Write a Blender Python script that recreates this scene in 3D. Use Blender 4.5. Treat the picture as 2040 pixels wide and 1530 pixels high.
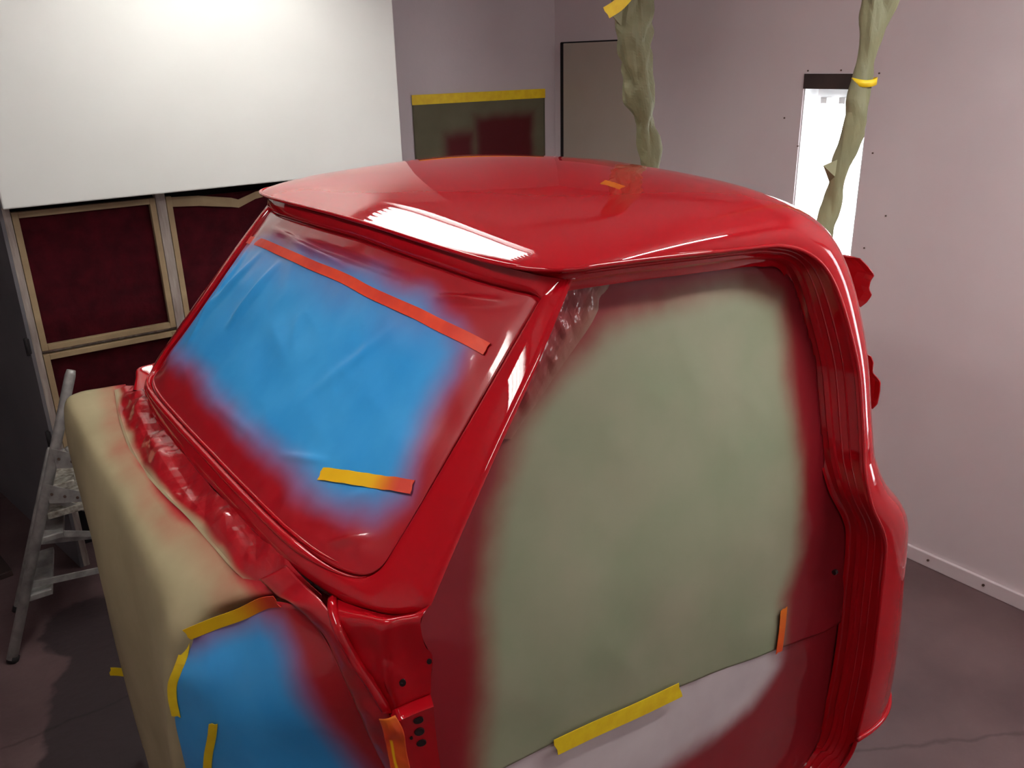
import bpy, bmesh, math, random
import numpy as np
from mathutils import Vector, Matrix, noise
random.seed(7)
for o in list(bpy.data.objects):
    bpy.data.objects.remove(o, do_unlink=True)
scene = bpy.context.scene
COL = scene.collection

# ------------------------------------------------------------------ camera
LIFT = 0.2                      # everything below is measured with the floor at -0.2 and lifted at the end
FZ = -LIFT
F_PX = 1715.0
PITCH, ROLL, YAW = math.radians(20.7), math.radians(1.4), math.radians(54.6)
CAM = np.array([0.0, 0.0, 2.1])
_d = np.array([math.cos(YAW), math.sin(YAW), 0]); _r = np.array([math.sin(YAW), -math.cos(YAW), 0]); _u = np.array([0, 0, 1.0])
C_FW = _d * math.cos(PITCH) - _u * math.sin(PITCH)
_up = _d * math.sin(PITCH) + _u * math.cos(PITCH)
C_R = _r * math.cos(ROLL) - _up * math.sin(ROLL)
C_U = _up * math.cos(ROLL) + _r * math.sin(ROLL)
cam_data = bpy.data.cameras.new('camera')
cam_data.sensor_width = 36.0
cam_data.lens = 36.0 * F_PX / 2040.0
cam_data.clip_start = 0.05
cam = bpy.data.objects.new('camera', cam_data)
COL.objects.link(cam)
cam.matrix_world = Matrix(((C_R[0], C_U[0], -C_FW[0], CAM[0]), (C_R[1], C_U[1], -C_FW[1], CAM[1]),
                           (C_R[2], C_U[2], -C_FW[2], CAM[2]), (0, 0, 0, 1)))
scene.camera = cam

# ------------------------------------------------------------------ world, exposure
world = bpy.data.worlds.new('world'); scene.world = world
world.use_nodes = True
world.node_tree.nodes['Background'].inputs[0].default_value = (0.9, 0.92, 1.0, 1)
world.node_tree.nodes['Background'].inputs[1].default_value = 0.02
vs = scene.view_settings
vs.view_transform = 'Standard'; vs.look = 'None'; vs.gamma = 1.0; vs.use_curve_mapping = False
vs.exposure = 0.1
TUBE_POWER = 14.5        # emission of the ceiling tubes by the cabinet
FRONT_POWER = 20.0       # emission of the ceiling tubes over the front, tuned separately
NEAR_POWER = 98.0        # emission of the near-side ceiling tubes, raised to brighten the right wall
BOX_POWER = 16.0         # emission of the wall light boxes' tubes

# ------------------------------------------------------------------ survey helpers (sight line -> real plane)
def ray(x, y):
    v = C_FW * F_PX + C_R * (x - 1020) - C_U * (y - 765)
    return v / np.linalg.norm(v)
def atX(x, y, v):
    r = ray(x, y); return CAM + r * ((v - CAM[0]) / r[0])
def atY(x, y, v):
    r = ray(x, y); return CAM + r * ((v - CAM[1]) / r[1])
def atZ(x, y, v):
    r = ray(x, y); return CAM + r * ((v - CAM[2]) / r[2])
def atN(x, y, n, p0):
    r = ray(x, y); n = np.asarray(n, float)
    return CAM + r * (np.dot(n, np.asarray(p0) - CAM) / np.dot(n, r))

# ------------------------------------------------------------------ object helpers
def tag(o, label=None, cat=None, group=None, kind=None):
    if label: o['label'] = label
    if cat: o['category'] = cat
    if group: o['group'] = group
    if kind: o['kind'] = kind
    return o
def empty(name, loc, label=None, cat=None, group=None, kind=None):
    o = bpy.data.objects.new(name, None); COL.objects.link(o)
    o.location = loc; o.empty_display_size = 0.1
    return tag(o, label, cat, group, kind)
def world_loc(o):
    l = Vector(o.location)
    while o.parent:
        o = o.parent; l = l + Vector(o.location)
    return l
def mesh(name, verts, faces, mat, parent=None, smooth=True, attr=None, solid=0.0, offset=0.0, auto=None, subsurf=0, bevel=0.0):
    v = np.asarray(verts, float)
    base = np.array([(v[:, 0].min() + v[:, 0].max()) / 2, (v[:, 1].min() + v[:, 1].max()) / 2, v[:, 2].min()])
    me = bpy.data.meshes.new(name)
    me.from_pydata([tuple(p) for p in (v - base)], [], [tuple(f) for f in faces])
    me.update()
    if smooth:
        me.polygons.foreach_set('use_smooth', [True] * len(me.polygons))
        if auto is not None:
            me.set_sharp_from_angle(angle=math.radians(auto))
    if attr is not None:
        for nm, vals in attr.items():
            a = me.attributes.new(nm, 'FLOAT', 'POINT')
            a.data.foreach_set('value', np.asarray(vals, np.float32).ravel())
    me.materials.append(mat)
    o = bpy.data.objects.new(name, me); COL.objects.link(o)
    pl = Vector((0, 0, 0))
    if parent:
        o.parent = parent; pl = world_loc(parent)
    o.location = Vector(base) - pl
    if bevel:
        m = o.modifiers.new('bevel', 'BEVEL'); m.width = bevel; m.segments = 2; m.limit_method = 'ANGLE'; m.angle_limit = math.radians(40)
    if solid:
        m = o.modifiers.new('thickness', 'SOLIDIFY'); m.thickness = solid; m.offset = offset
    if subsurf:
        m = o.modifiers.new('subdivision', 'SUBSURF'); m.levels = subsurf; m.render_levels = subsurf
    return o
def grid_faces(nu, nv, base=0, flip=False, closed_u=False):
    f = []
    for i in range(nu if closed_u else nu - 1):
        for j in range(nv - 1):
            a = base + i * nv + j; b = base + ((i + 1) % nu) * nv + j
            q = (a, b, b + 1, a + 1)
            f.append(q[::-1] if flip else q)
    return f
def box_vf(c, s, rot=None):
    c = np.asarray(c, float); h = np.asarray(s, float) / 2
    vs_ = [np.array([x, y, z]) * h for x in (-1, 1) for y in (-1, 1) for z in (-1, 1)]
    if rot is not None: vs_ = [rot @ p for p in vs_]
    return [c + p for p in vs_], [(0, 1, 3, 2), (4, 6, 7, 5), (0, 4, 5, 1), (2, 3, 7, 6), (0, 2, 6, 4), (1, 5, 7, 3)]
def join(*vf):
    V, Fc = [], []
    for v, f in vf:
        b = len(V); V += list(v); Fc += [tuple(i + b for i in q) for q in f]
    return V, Fc
def box(name, c, s, mat, parent=None, bevel=0.004, rot=None):
    v, f = box_vf(c, s, rot); return mesh(name, v, f, mat, parent, smooth=False, bevel=bevel)
def quad_prism(corners, th, n):
    """four corners + thickness along n"""
    n = np.asarray(n, float); n = n / np.linalg.norm(n)
    a = [np.asarray(p, float) for p in corners]
    return a + [p - n * th for p in a], [(0, 1, 2, 3), (7, 6, 5, 4), (0, 4, 5, 1), (1, 5, 6, 2), (2, 6, 7, 3), (3, 7, 4, 0)]
def tube_vf(pts, rad, seg=10, caps=True):
    pts = [np.asarray(p, float) for p in pts]; n = len(pts)
    rads = rad if hasattr(rad, '__len__') else [rad] * n
    V, Fc = [], []
    prev = None
    for i, p in enumerate(pts):
        t = pts[min(i + 1, n - 1)] - pts[max(i - 1, 0)]; t = t / np.linalg.norm(t)
        if prev is None:
            a = np.cross(t, [0, 0, 1.0])
            if np.linalg.norm(a) < 1e-3: a = np.cross(t, [1.0, 0, 0])
        else:
            a = prev - t * np.dot(prev, t)
        a = a / np.linalg.norm(a); prev = a; b = np.cross(t, a)
        for k in range(seg):
            th = 2 * math.pi * k / seg
            V.append(p + (a * math.cos(th) + b * math.sin(th)) * rads[i])
    for i in range(n - 1):
        for k in range(seg):
            k2 = (k + 1) % seg
            Fc.append((i * seg + k, i * seg + k2, (i + 1) * seg + k2, (i + 1) * seg + k))
    if caps:
        Fc.append(tuple(range(seg))[::-1]); Fc.append(tuple((n - 1) * seg + k for k in range(seg)))
    return V, Fc
def resample(pts, n, closed=False):
    """Catmull-Rom through pts, n points evenly by arc length"""
    P = np.asarray(pts, float)
    if closed: ext = np.vstack([P[-1], P, P[0], P[1]])
    else: ext = np.vstack([2 * P[0] - P[1], P, 2 * P[-1] - P[-2]])
    out = []
    m = len(P) if closed else len(P) - 1
    for i in range(m):
        p0, p1, p2, p3 = ext[i], ext[i + 1], ext[i + 2], ext[i + 3]
        # centripetal
        d1 = max(np.linalg.norm(p1 - p0) ** .5, 1e-6); d2 = max(np.linalg.norm(p2 - p1) ** .5, 1e-6); d3 = max(np.linalg.norm(p3 - p2) ** .5, 1e-6)
        m1 = (p1 - p0) / d1 - (p2 - p0) / (d1 + d2) + (p2 - p1) / d2
        m2 = (p2 - p1) / d2 - (p3 - p1) / (d2 + d3) + (p3 - p2) / d3
        m1 = m1 * d2; m2 = m2 * d2
        for t in np.linspace(0, 1, 12, endpoint=False):
            out.append((2 * t**3 - 3 * t**2 + 1) * p1 + (t**3 - 2 * t**2 + t) * m1 + (-2 * t**3 + 3 * t**2) * p2 + (t**3 - t**2) * m2)
    out.append(P[0] if closed else P[-1])
    out = np.array(out)
    L = np.concatenate([[0], np.cumsum(np.linalg.norm(np.diff(out, axis=0), axis=1))])
    s = np.linspace(0, L[-1], n)
    return np.stack([np.interp(s, L, out[:, k]) for k in range(out.shape[1])], 1)
def param(pts, n, m=12):
    """smooth resample that keeps the index parameter (rows stay matched between curves)"""
    P = np.asarray(pts, float); k = len(P)
    x = np.linspace(0, k - 1, n)
    ext = np.vstack([2 * P[0] - P[1], P, 2 * P[-1] - P[-2]])
    out = []
    for t in x:
        i = min(int(t), k - 2); f = t - i
        p0, p1, p2, p3 = ext[i], ext[i + 1], ext[i + 2], ext[i + 3]
        out.append(.5 * (2 * p1 + (p2 - p0) * f + (2 * p0 - 5 * p1 + 4 * p2 - p3) * f * f + (3 * p1 - p0 - 3 * p2 + p3) * f**3))
    return np.array(out)
def loft(name, rows, mat, parent=None, **kw):
    rows = [np.asarray(r, float) for r in rows]
    n = len(rows[0]); V = np.concatenate(rows)
    return mesh(name, V, grid_faces(len(rows), n, flip=kw.pop('flip', False)), mat, parent, **kw)
YC = 1.945
def pair(name, V, Fc, mat_, parent, **kw):
    """a part and its mirror twin on the other side of the cab"""
    V = np.asarray(V, float); out = []
    for W, Q in ((V, Fc), (mir(V), [q[::-1] for q in Fc])):
        o = mesh(name, W, Q, mat_, parent, **kw)
        bm = bmesh.new(); bm.from_mesh(o.data); bmesh.ops.recalc_face_normals(bm, faces=bm.faces); bm.to_mesh(o.data); bm.free()
        out.append(o)
    return out
def mir(P):
    P = np.array(P, float); P[:, 1] = 2 * YC - P[:, 1]; return P
def mirrored(V, Fc):
    V = list(V); n = len(V)
    return V + list(mir(V)), list(Fc) + [tuple(i + n for i in q[::-1]) for q in Fc]
def sstep(a, b, x):
    t = np.clip((np.asarray(x, float) - a) / (b - a), 0, 1); return t * t * (3 - 2 * t)
def poly_sdf(px, py, poly):
    """signed distance to a polygon, positive inside"""
    px = np.asarray(px, float); py = np.asarray(py, float)
    d = np.full(px.shape, 1e9); ins = np.zeros(px.shape, bool)
    n = len(poly)
    for i in range(n):
        ax, ay = poly[i]; bx, by = poly[(i + 1) % n]
        ex, ey = bx - ax, by - ay
        t = np.clip(((px - ax) * ex + (py - ay) * ey) / (ex * ex + ey * ey + 1e-12), 0, 1)
        d = np.minimum(d, np.hypot(px - ax - t * ex, py - ay - t * ey))
        c = (ay > py) != (by > py)
        with np.errstate(divide='ignore', invalid='ignore'):
            ins ^= c & (px < (bx - ax) * (py - ay) / (by - ay + 1e-15) + ax)
    return np.where(ins, d, -d)
def nz(p, s=1.0, seed=0.0):
    return noise.noise(Vector((p[0] * s + seed, p[1] * s - seed * .7, p[2] * s + seed * 1.3)))
_cr = random.Random(3)
_FOLDS = [(np.array([_cr.uniform(-1, 1) for _ in range(3)]), _cr.uniform(0, 1), _cr.uniform(.6, 1.6)) for _ in range(9)]
def crumple(p, s):
    """crisp paper folds: triangle waves in several directions, about -1..1"""
    p = np.asarray(p, float)
    w = np.array([nz(p, s * .35, 11.0), nz(p, s * .35, 23.0), nz(p, s * .35, 37.0)]) * .16 / s
    h = 0.0
    for d, ph, fq in _FOLDS:
        t = (float(np.dot(p + w, d)) * s * fq + ph) % 1.0
        h += (abs(t - .5) * 4 - 1) / fq
    return h / 5.0
def ridged(p, s, seed=0.0):
    return 1 - abs(nz(p, s, seed)) * 2

# ------------------------------------------------------------------ materials
def srgb(r, g, b):
    f = lambda c: (c / 255 / 12.92) if c / 255 <= .04045 else ((c / 255 + .055) / 1.055) ** 2.4
    return (f(r), f(g), f(b), 1)
def new_mat(name):
    m = bpy.data.materials.new(name); m.use_nodes = True
    return m, m.node_tree, m.node_tree.nodes['Principled BSDF']
def nd(t, typ, **kw):
    n = t.nodes.new(typ)
    for k, v in kw.items():
        if k in n.inputs.keys() if isinstance(k, str) else False: n.inputs[k].default_value = v
        else: setattr(n, k, v)
    return n
def mat(name, c1, c2=None, rough=.6, scale=6, detail=4, bump=0.0, bscale=None, coat=0.0, metal=0.0, lo=.35, hi=.65, stretch=None, spec=.5):
    m, t, b = new_mat(name)
    tc = t.nodes.new('ShaderNodeTexCoord'); src = tc.outputs['Object']
    if stretch:
        mp = t.nodes.new('ShaderNodeMapping'); mp.inputs['Scale'].default_value = stretch
        t.links.new(src, mp.inputs[0]); src = mp.outputs[0]
    b.inputs['Roughness'].default_value = rough
    b.inputs['Metallic'].default_value = metal
    b.inputs['Coat Weight'].default_value = coat
    b.inputs['Coat Roughness'].default_value = .03
    b.inputs['Specular IOR Level'].default_value = spec
    n = t.nodes.new('ShaderNodeTexNoise'); n.inputs['Scale'].default_value = scale; n.inputs['Detail'].default_value = detail
    t.links.new(src, n.inputs[0])
    r = t.nodes.new('ShaderNodeValToRGB')
    r.color_ramp.elements[0].position = lo; r.color_ramp.elements[0].color = c1
    r.color_ramp.elements[1].position = hi; r.color_ramp.elements[1].color = c2 or c1
    t.links.new(n.outputs[0], r.inputs[0]); t.links.new(r.outputs[0], b.inputs['Base Color'])
    if bump:
        n2 = t.nodes.new('ShaderNodeTexNoise'); n2.inputs['Scale'].default_value = bscale or scale * 6; n2.inputs['Detail'].default_value = 3
        t.links.new(src, n2.inputs[0])
        bp = t.nodes.new('ShaderNodeBump'); bp.inputs['Strength'].default_value = 1.0; bp.inputs['Distance'].default_value = bump
        t.links.new(n2.outputs[0], bp.inputs['Height']); t.links.new(bp.outputs[0], b.inputs['Normal'])
    return m
RED = (0.40, 0.0033, 0.0085, 1)
def red_paint():
    m, t, b = new_mat('wet_red_paint')
    b.inputs['Base Color'].default_value = RED
    b.inputs['Roughness'].default_value = .4
    b.inputs['Specular IOR Level'].default_value = 0.0
    b.inputs['Coat Weight'].default_value = 1.0
    b.inputs['Coat Roughness'].default_value = .0
    b.inputs['Coat IOR'].default_value = 1.5
    tc = t.nodes.new('ShaderNodeTexCoord')
    n = t.nodes.new('ShaderNodeTexNoise'); n.inputs['Scale'].default_value = 90; n.inputs['Detail'].default_value = 1
    t.links.new(tc.outputs['Object'], n.inputs[0])
    bp = t.nodes.new('ShaderNodeBump'); bp.inputs['Distance'].default_value = .000012
    t.links.new(n.outputs[0], bp.inputs['Height']); t.links.new(bp.outputs[0], b.inputs['Coat Normal'])
    return m
def oversprayed(name, c1, c2, rough=.6, scale=8, bump=.0006, bscale=30, wet=.8, sheen_coat=0.0, paint=RED, wob=.25, wobscale=9, coat_r=.07):
    """sheet colour with a sprayed-on red paint layer, driven by the 'paint' attribute"""
    m, t, b = new_mat(name)
    tc = t.nodes.new('ShaderNodeTexCoord'); O = tc.outputs['Object']
    n = t.nodes.new('ShaderNodeTexNoise'); n.inputs['Scale'].default_value = scale; n.inputs['Detail'].default_value = 4
    t.links.new(O, n.inputs[0])
    r = t.nodes.new('ShaderNodeValToRGB')
    r.color_ramp.elements[0].position = .3; r.color_ramp.elements[0].color = c1
    r.color_ramp.elements[1].position = .7; r.color_ramp.elements[1].color = c2
    t.links.new(n.outputs[0], r.inputs[0])
    at = t.nodes.new('ShaderNodeAttribute'); at.attribute_name = 'paint'
    n2 = t.nodes.new('ShaderNodeTexNoise'); n2.inputs['Scale'].default_value = wobscale; n2.inputs['Detail'].default_value = 5
    t.links.new(O, n2.inputs[0])
    sub = t.nodes.new('ShaderNodeMath'); sub.operation = 'SUBTRACT'; sub.inputs[1].default_value = .5
    t.links.new(n2.outputs[0], sub.inputs[0])
    # wobble only where the paint is fading (4 p (1-p))
    om = t.nodes.new('ShaderNodeMath'); om.operation = 'SUBTRACT'; om.inputs[0].default_value = 1.0; t.links.new(at.outputs['Fac'], om.inputs[1])
    pq = t.nodes.new('ShaderNodeMath'); pq.operation = 'MULTIPLY'; t.links.new(at.outputs['Fac'], pq.inputs[0]); t.links.new(om.outputs[0], pq.inputs[1])
    k = t.nodes.new('ShaderNodeMath'); k.operation = 'MULTIPLY'; k.inputs[1].default_value = 4 * wob * 2; t.links.new(pq.outputs[0], k.inputs[0])
    w = t.nodes.new('ShaderNodeMath'); w.operation = 'MULTIPLY_ADD'; w.use_clamp = True
    t.links.new(sub.outputs[0], w.inputs[0]); t.links.new(k.outputs[0], w.inputs[1]); t.links.new(at.outputs['Fac'], w.inputs[2])
    mx = t.nodes.new('ShaderNodeMix'); mx.data_type = 'RGBA'
    t.links.new(w.outputs[0], mx.inputs['Factor']); t.links.new(r.outputs[0], mx.inputs['A']); mx.inputs['B'].default_value = paint
    t.links.new(mx.outputs['Result'], b.inputs['Base Color'])
    b.inputs['Roughness'].default_value = rough
    cw = t.nodes.new('ShaderNodeMapRange'); cw.inputs['From Min'].default_value = .55; cw.inputs['From Max'].default_value = 1.0
    cw.inputs['To Min'].default_value = sheen_coat; cw.inputs['To Max'].default_value = wet
    t.links.new(w.outputs[0], cw.inputs['Value']); t.links.new(cw.outputs[0], b.inputs['Coat Weight'])
    b.inputs['Coat Roughness'].default_value = coat_r
    b.inputs['Specular IOR Level'].default_value = .25
    n3 = t.nodes.new('ShaderNodeTexNoise'); n3.inputs['Scale'].default_value = bscale; n3.inputs['Detail'].default_value = 3
    t.links.new(O, n3.inputs[0])
    bp = t.nodes.new('ShaderNodeBump'); bp.inputs['Distance'].default_value = bump
    t.links.new(n3.outputs[0], bp.inputs['Height']); t.links.new(bp.outputs[0], b.inputs['Normal']); t.links.new(bp.outputs[0], b.inputs['Coat Normal'])
    return m
def emit(name, col, power):
    m, t, b = new_mat(name)
    b.inputs['Base Color'].default_value = (.9, .9, .9, 1)
    b.inputs['Emission Color'].default_value = col; b.inputs['Emission Strength'].default_value = power
    return m
M = {}
M['red'] = red_paint()
M['red_dark'] = mat('red_paint_holes', srgb(30, 4, 6), srgb(16, 2, 3), rough=.5)
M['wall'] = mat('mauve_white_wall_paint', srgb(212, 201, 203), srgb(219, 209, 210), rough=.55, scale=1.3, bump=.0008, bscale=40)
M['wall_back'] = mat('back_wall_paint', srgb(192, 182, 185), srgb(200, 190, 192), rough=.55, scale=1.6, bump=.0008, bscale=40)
M['white'] = mat('white_cabinet_paint', srgb(214, 215, 210), srgb(221, 222, 217), rough=.5, scale=1.5, bump=.0009, bscale=14)
M['dark_panel'] = mat('dark_grey_panel', srgb(92, 90, 94), srgb(104, 101, 104), rough=.6, scale=2, bump=.0004)
M['ceiling'] = mat('ceiling_paint', srgb(205, 198, 198), srgb(212, 205, 205), rough=.7, scale=2)
M['wood'] = mat('dusty_white_wood', srgb(176, 165, 155), srgb(140, 126, 118), rough=.7, scale=7, bump=.001, stretch=(6, 6, .8))
M['kraft'] = mat('kraft_frame', srgb(170, 148, 112), srgb(152, 130, 98), rough=.75, scale=9, bump=.0005)
M['media'] = mat('maroon_filter_media', srgb(72, 12, 22), srgb(52, 8, 16), rough=.95, scale=14, bump=.006, bscale=16, spec=.15)
M['black'] = mat('dark_gap', srgb(26, 20, 22), srgb(18, 14, 16), rough=.8)
M['alu'] = mat('worn_aluminium', srgb(178, 176, 172), srgb(140, 138, 134), rough=.5, scale=18, metal=.35, bump=.0004)
M['tread'] = mat('paint_splashed_tread', srgb(186, 182, 170), srgb(120, 112, 100), rough=.8, scale=40, bump=.002, bscale=90)
M['board'] = mat('dark_board', srgb(66, 48, 44), srgb(46, 34, 32), rough=.6, scale=6)
M['door'] = mat('beige_door_paint', srgb(176, 166, 152), srgb(182, 173, 160), rough=.5, scale=2)
M['tape'] = mat('yellow_masking_tape', srgb(236, 206, 22), srgb(226, 188, 18), rough=.55, scale=25, bump=.0003)
M['tape_orange'] = mat('oversprayed_orange_tape', srgb(226, 66, 28), srgb(206, 48, 26), rough=.5, scale=12, bump=.0003)
M['green_paper'] = mat('green_grey_paper', srgb(126, 124, 90), srgb(110, 110, 80), rough=.6, scale=5, bump=.001, bscale=20)
M['steel'] = mat('lamp_tray_steel', srgb(220, 220, 220), rough=.4)
M['screw'] = mat('rusty_screw', srgb(90, 70, 60), rough=.5)
M['tape_sprayed'] = oversprayed('sprayed_yellow_tape', srgb(240, 196, 24), srgb(232, 182, 20), rough=.5, bump=.0003, paint=(.62, .035, .01, 1), wet=.4)
M['paper_door'] = oversprayed('door_masking_paper', srgb(150, 148, 124), srgb(134, 142, 114), rough=.6, scale=4, bump=.0012, bscale=14, paint=(.20, .0035, .009, 1), wet=.45, wob=.35)
M['paper_white'] = oversprayed('pale_masking_paper', srgb(206, 196, 196), srgb(190, 178, 180), rough=.6, scale=5, bump=.001, bscale=16, paint=(.20, .0035, .009, 1), wet=.7, wob=.3)
M['paper_beige'] = oversprayed('beige_masking_paper', srgb(172, 159, 125), srgb(157, 145, 112), rough=.65, scale=5, bump=.0006, bscale=14, paint=(.40, .006, .014, 1), wet=.5, wob=.35)
M['paper_wall'] = oversprayed('wall_test_paper', srgb(100, 96, 76), srgb(90, 86, 66), rough=.7, scale=5, bump=.0006, paint=(.075, .003, .006, 1), wet=.1, wob=.2)
M['film_blue'] = oversprayed('blue_masking_film', srgb(64, 160, 222), srgb(46, 146, 214), rough=.38, scale=5, bump=.0008, bscale=12, paint=(.36, .004, .010, 1), wet=.9, sheen_coat=.3, wob=.3, wobscale=7)
M['film_red'] = oversprayed('red_soaked_film', srgb(172, 158, 125), srgb(160, 145, 114), rough=.4, scale=6, bump=.0006, bscale=22, paint=(.38, .004, .010, 1), wet=1.0, sheen_coat=.2, wob=.4, coat_r=.025)
M['tube_ceiling'] = emit('fluorescent_tube', (1.0, .985, .94, 1), TUBE_POWER)
M['tube_front'] = emit('front_fluorescent_tube', (1.0, .97, .92, 1), FRONT_POWER)
M['tube_near'] = emit('near_fluorescent_tube', (1.0, .985, .965, 1), NEAR_POWER)
M['tube_box'] = emit('light_box_tube', (.93, .96, 1.0, 1), BOX_POWER)
def floor_mat():
    m, t, b = new_mat('stained_concrete')
    tc = t.nodes.new('ShaderNodeTexCoord'); G = t.nodes.new('ShaderNodeNewGeometry')
    n = t.nodes.new('ShaderNodeTexNoise'); n.inputs['Scale'].default_value = 2.6; n.inputs['Detail'].default_value = 7
    t.links.new(G.outputs['Position'], n.inputs[0])
    r = t.nodes.new('ShaderNodeValToRGB'); r.color_ramp.elements[0].position = .32; r.color_ramp.elements[1].position = .7
    r.color_ramp.elements[0].color = srgb(84, 64, 65); r.color_ramp.elements[1].color = srgb(104, 82, 82)
    t.links.new(n.outputs[0], r.inputs[0])
    # damp dark stain with its own outline in front of the cab
    at = t.nodes.new('ShaderNodeAttribute'); at.attribute_name = 'stain'
    n2 = t.nodes.new('ShaderNodeTexNoise'); n2.inputs['Scale'].default_value = 7; n2.inputs['Detail'].default_value = 5
    t.links.new(G.outputs['Position'], n2.inputs[0])
    ad = t.nodes.new('ShaderNodeMath'); ad.operation = 'MULTIPLY_ADD'; ad.inputs[1].default_value = .30; t.links.new(n2.outputs[0], ad.inputs[0]); t.links.new(at.outputs['Fac'], ad.inputs[2])
    mr = t.nodes.new('ShaderNodeMapRange'); mr.inputs['From Min'].default_value = .63; mr.inputs['From Max'].default_value = .68
    t.links.new(ad.outputs[0], mr.inputs['Value'])
    mx = t.nodes.new('ShaderNodeMix'); mx.data_type = 'RGBA'; mx.inputs['B'].default_value = srgb(58, 46, 48)
    t.links.new(mr.outputs[0], mx.inputs['Factor']); t.links.new(r.outputs[0], mx.inputs['A'])
    # hairline cracks
    vo = t.nodes.new('ShaderNodeTexVoronoi'); vo.feature = 'DISTANCE_TO_EDGE'; vo.inputs['Scale'].default_value = .55
    wn = t.nodes.new('ShaderNodeVectorMath'); wn.operation = 'MULTIPLY_ADD'; wn.inputs[1].default_value = (.07, .07, .07)
    t.links.new(n2.outputs['Color'], wn.inputs[0]); t.links.new(G.outputs['Position'], wn.inputs[2]); t.links.new(wn.outputs[0], vo.inputs['Vector'])
    cr = t.nodes.new('ShaderNodeMapRange'); cr.inputs['From Min'].default_value = 0; cr.inputs['From Max'].default_value = .006
    cr.inputs['To Min'].default_value = .55; cr.inputs['To Max'].default_value = 1
    t.links.new(vo.outputs['Distance'], cr.inputs['Value'])
    mm = t.nodes.new('ShaderNodeMix'); mm.data_type = 'RGBA'; mm.blend_type = 'MULTIPLY'; mm.inputs['Factor'].default_value = 1
    t.links.new(mx.outputs['Result'], mm.inputs['A']); t.links.new(cr.outputs[0], mm.inputs['B'])
    t.links.new(mm.outputs['Result'], b.inputs['Base Color'])
    b.inputs['Roughness'].default_value = .55
    bp = t.nodes.new('ShaderNodeBump'); bp.inputs['Distance'].default_value = .002
    n3 = t.nodes.new('ShaderNodeTexNoise'); n3.inputs['Scale'].default_value = 30; t.links.new(G.outputs['Position'], n3.inputs[0])
    t.links.new(n3.outputs[0], bp.inputs['Height']); t.links.new(bp.outputs[0], b.inputs['Normal'])
    return m
M['floor'] = floor_mat()
def glass_mat():
    m = bpy.data.materials.new('clear_pane'); m.use_nodes = True; t = m.node_tree
    for n in list(t.nodes): t.nodes.remove(n)
    o = t.nodes.new('ShaderNodeOutputMaterial'); tr = t.nodes.new('ShaderNodeBsdfTransparent'); g = t.nodes.new('ShaderNodeBsdfGlossy')
    g.inputs['Roughness'].default_value = .03; mx = t.nodes.new('ShaderNodeMixShader'); mx.inputs[0].default_value = .06
    t.links.new(tr.outputs[0], mx.inputs[1]); t.links.new(g.outputs[0], mx.inputs[2]); t.links.new(mx.outputs[0], o.inputs[0])
    return m
M['glass'] = glass_mat()

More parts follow.
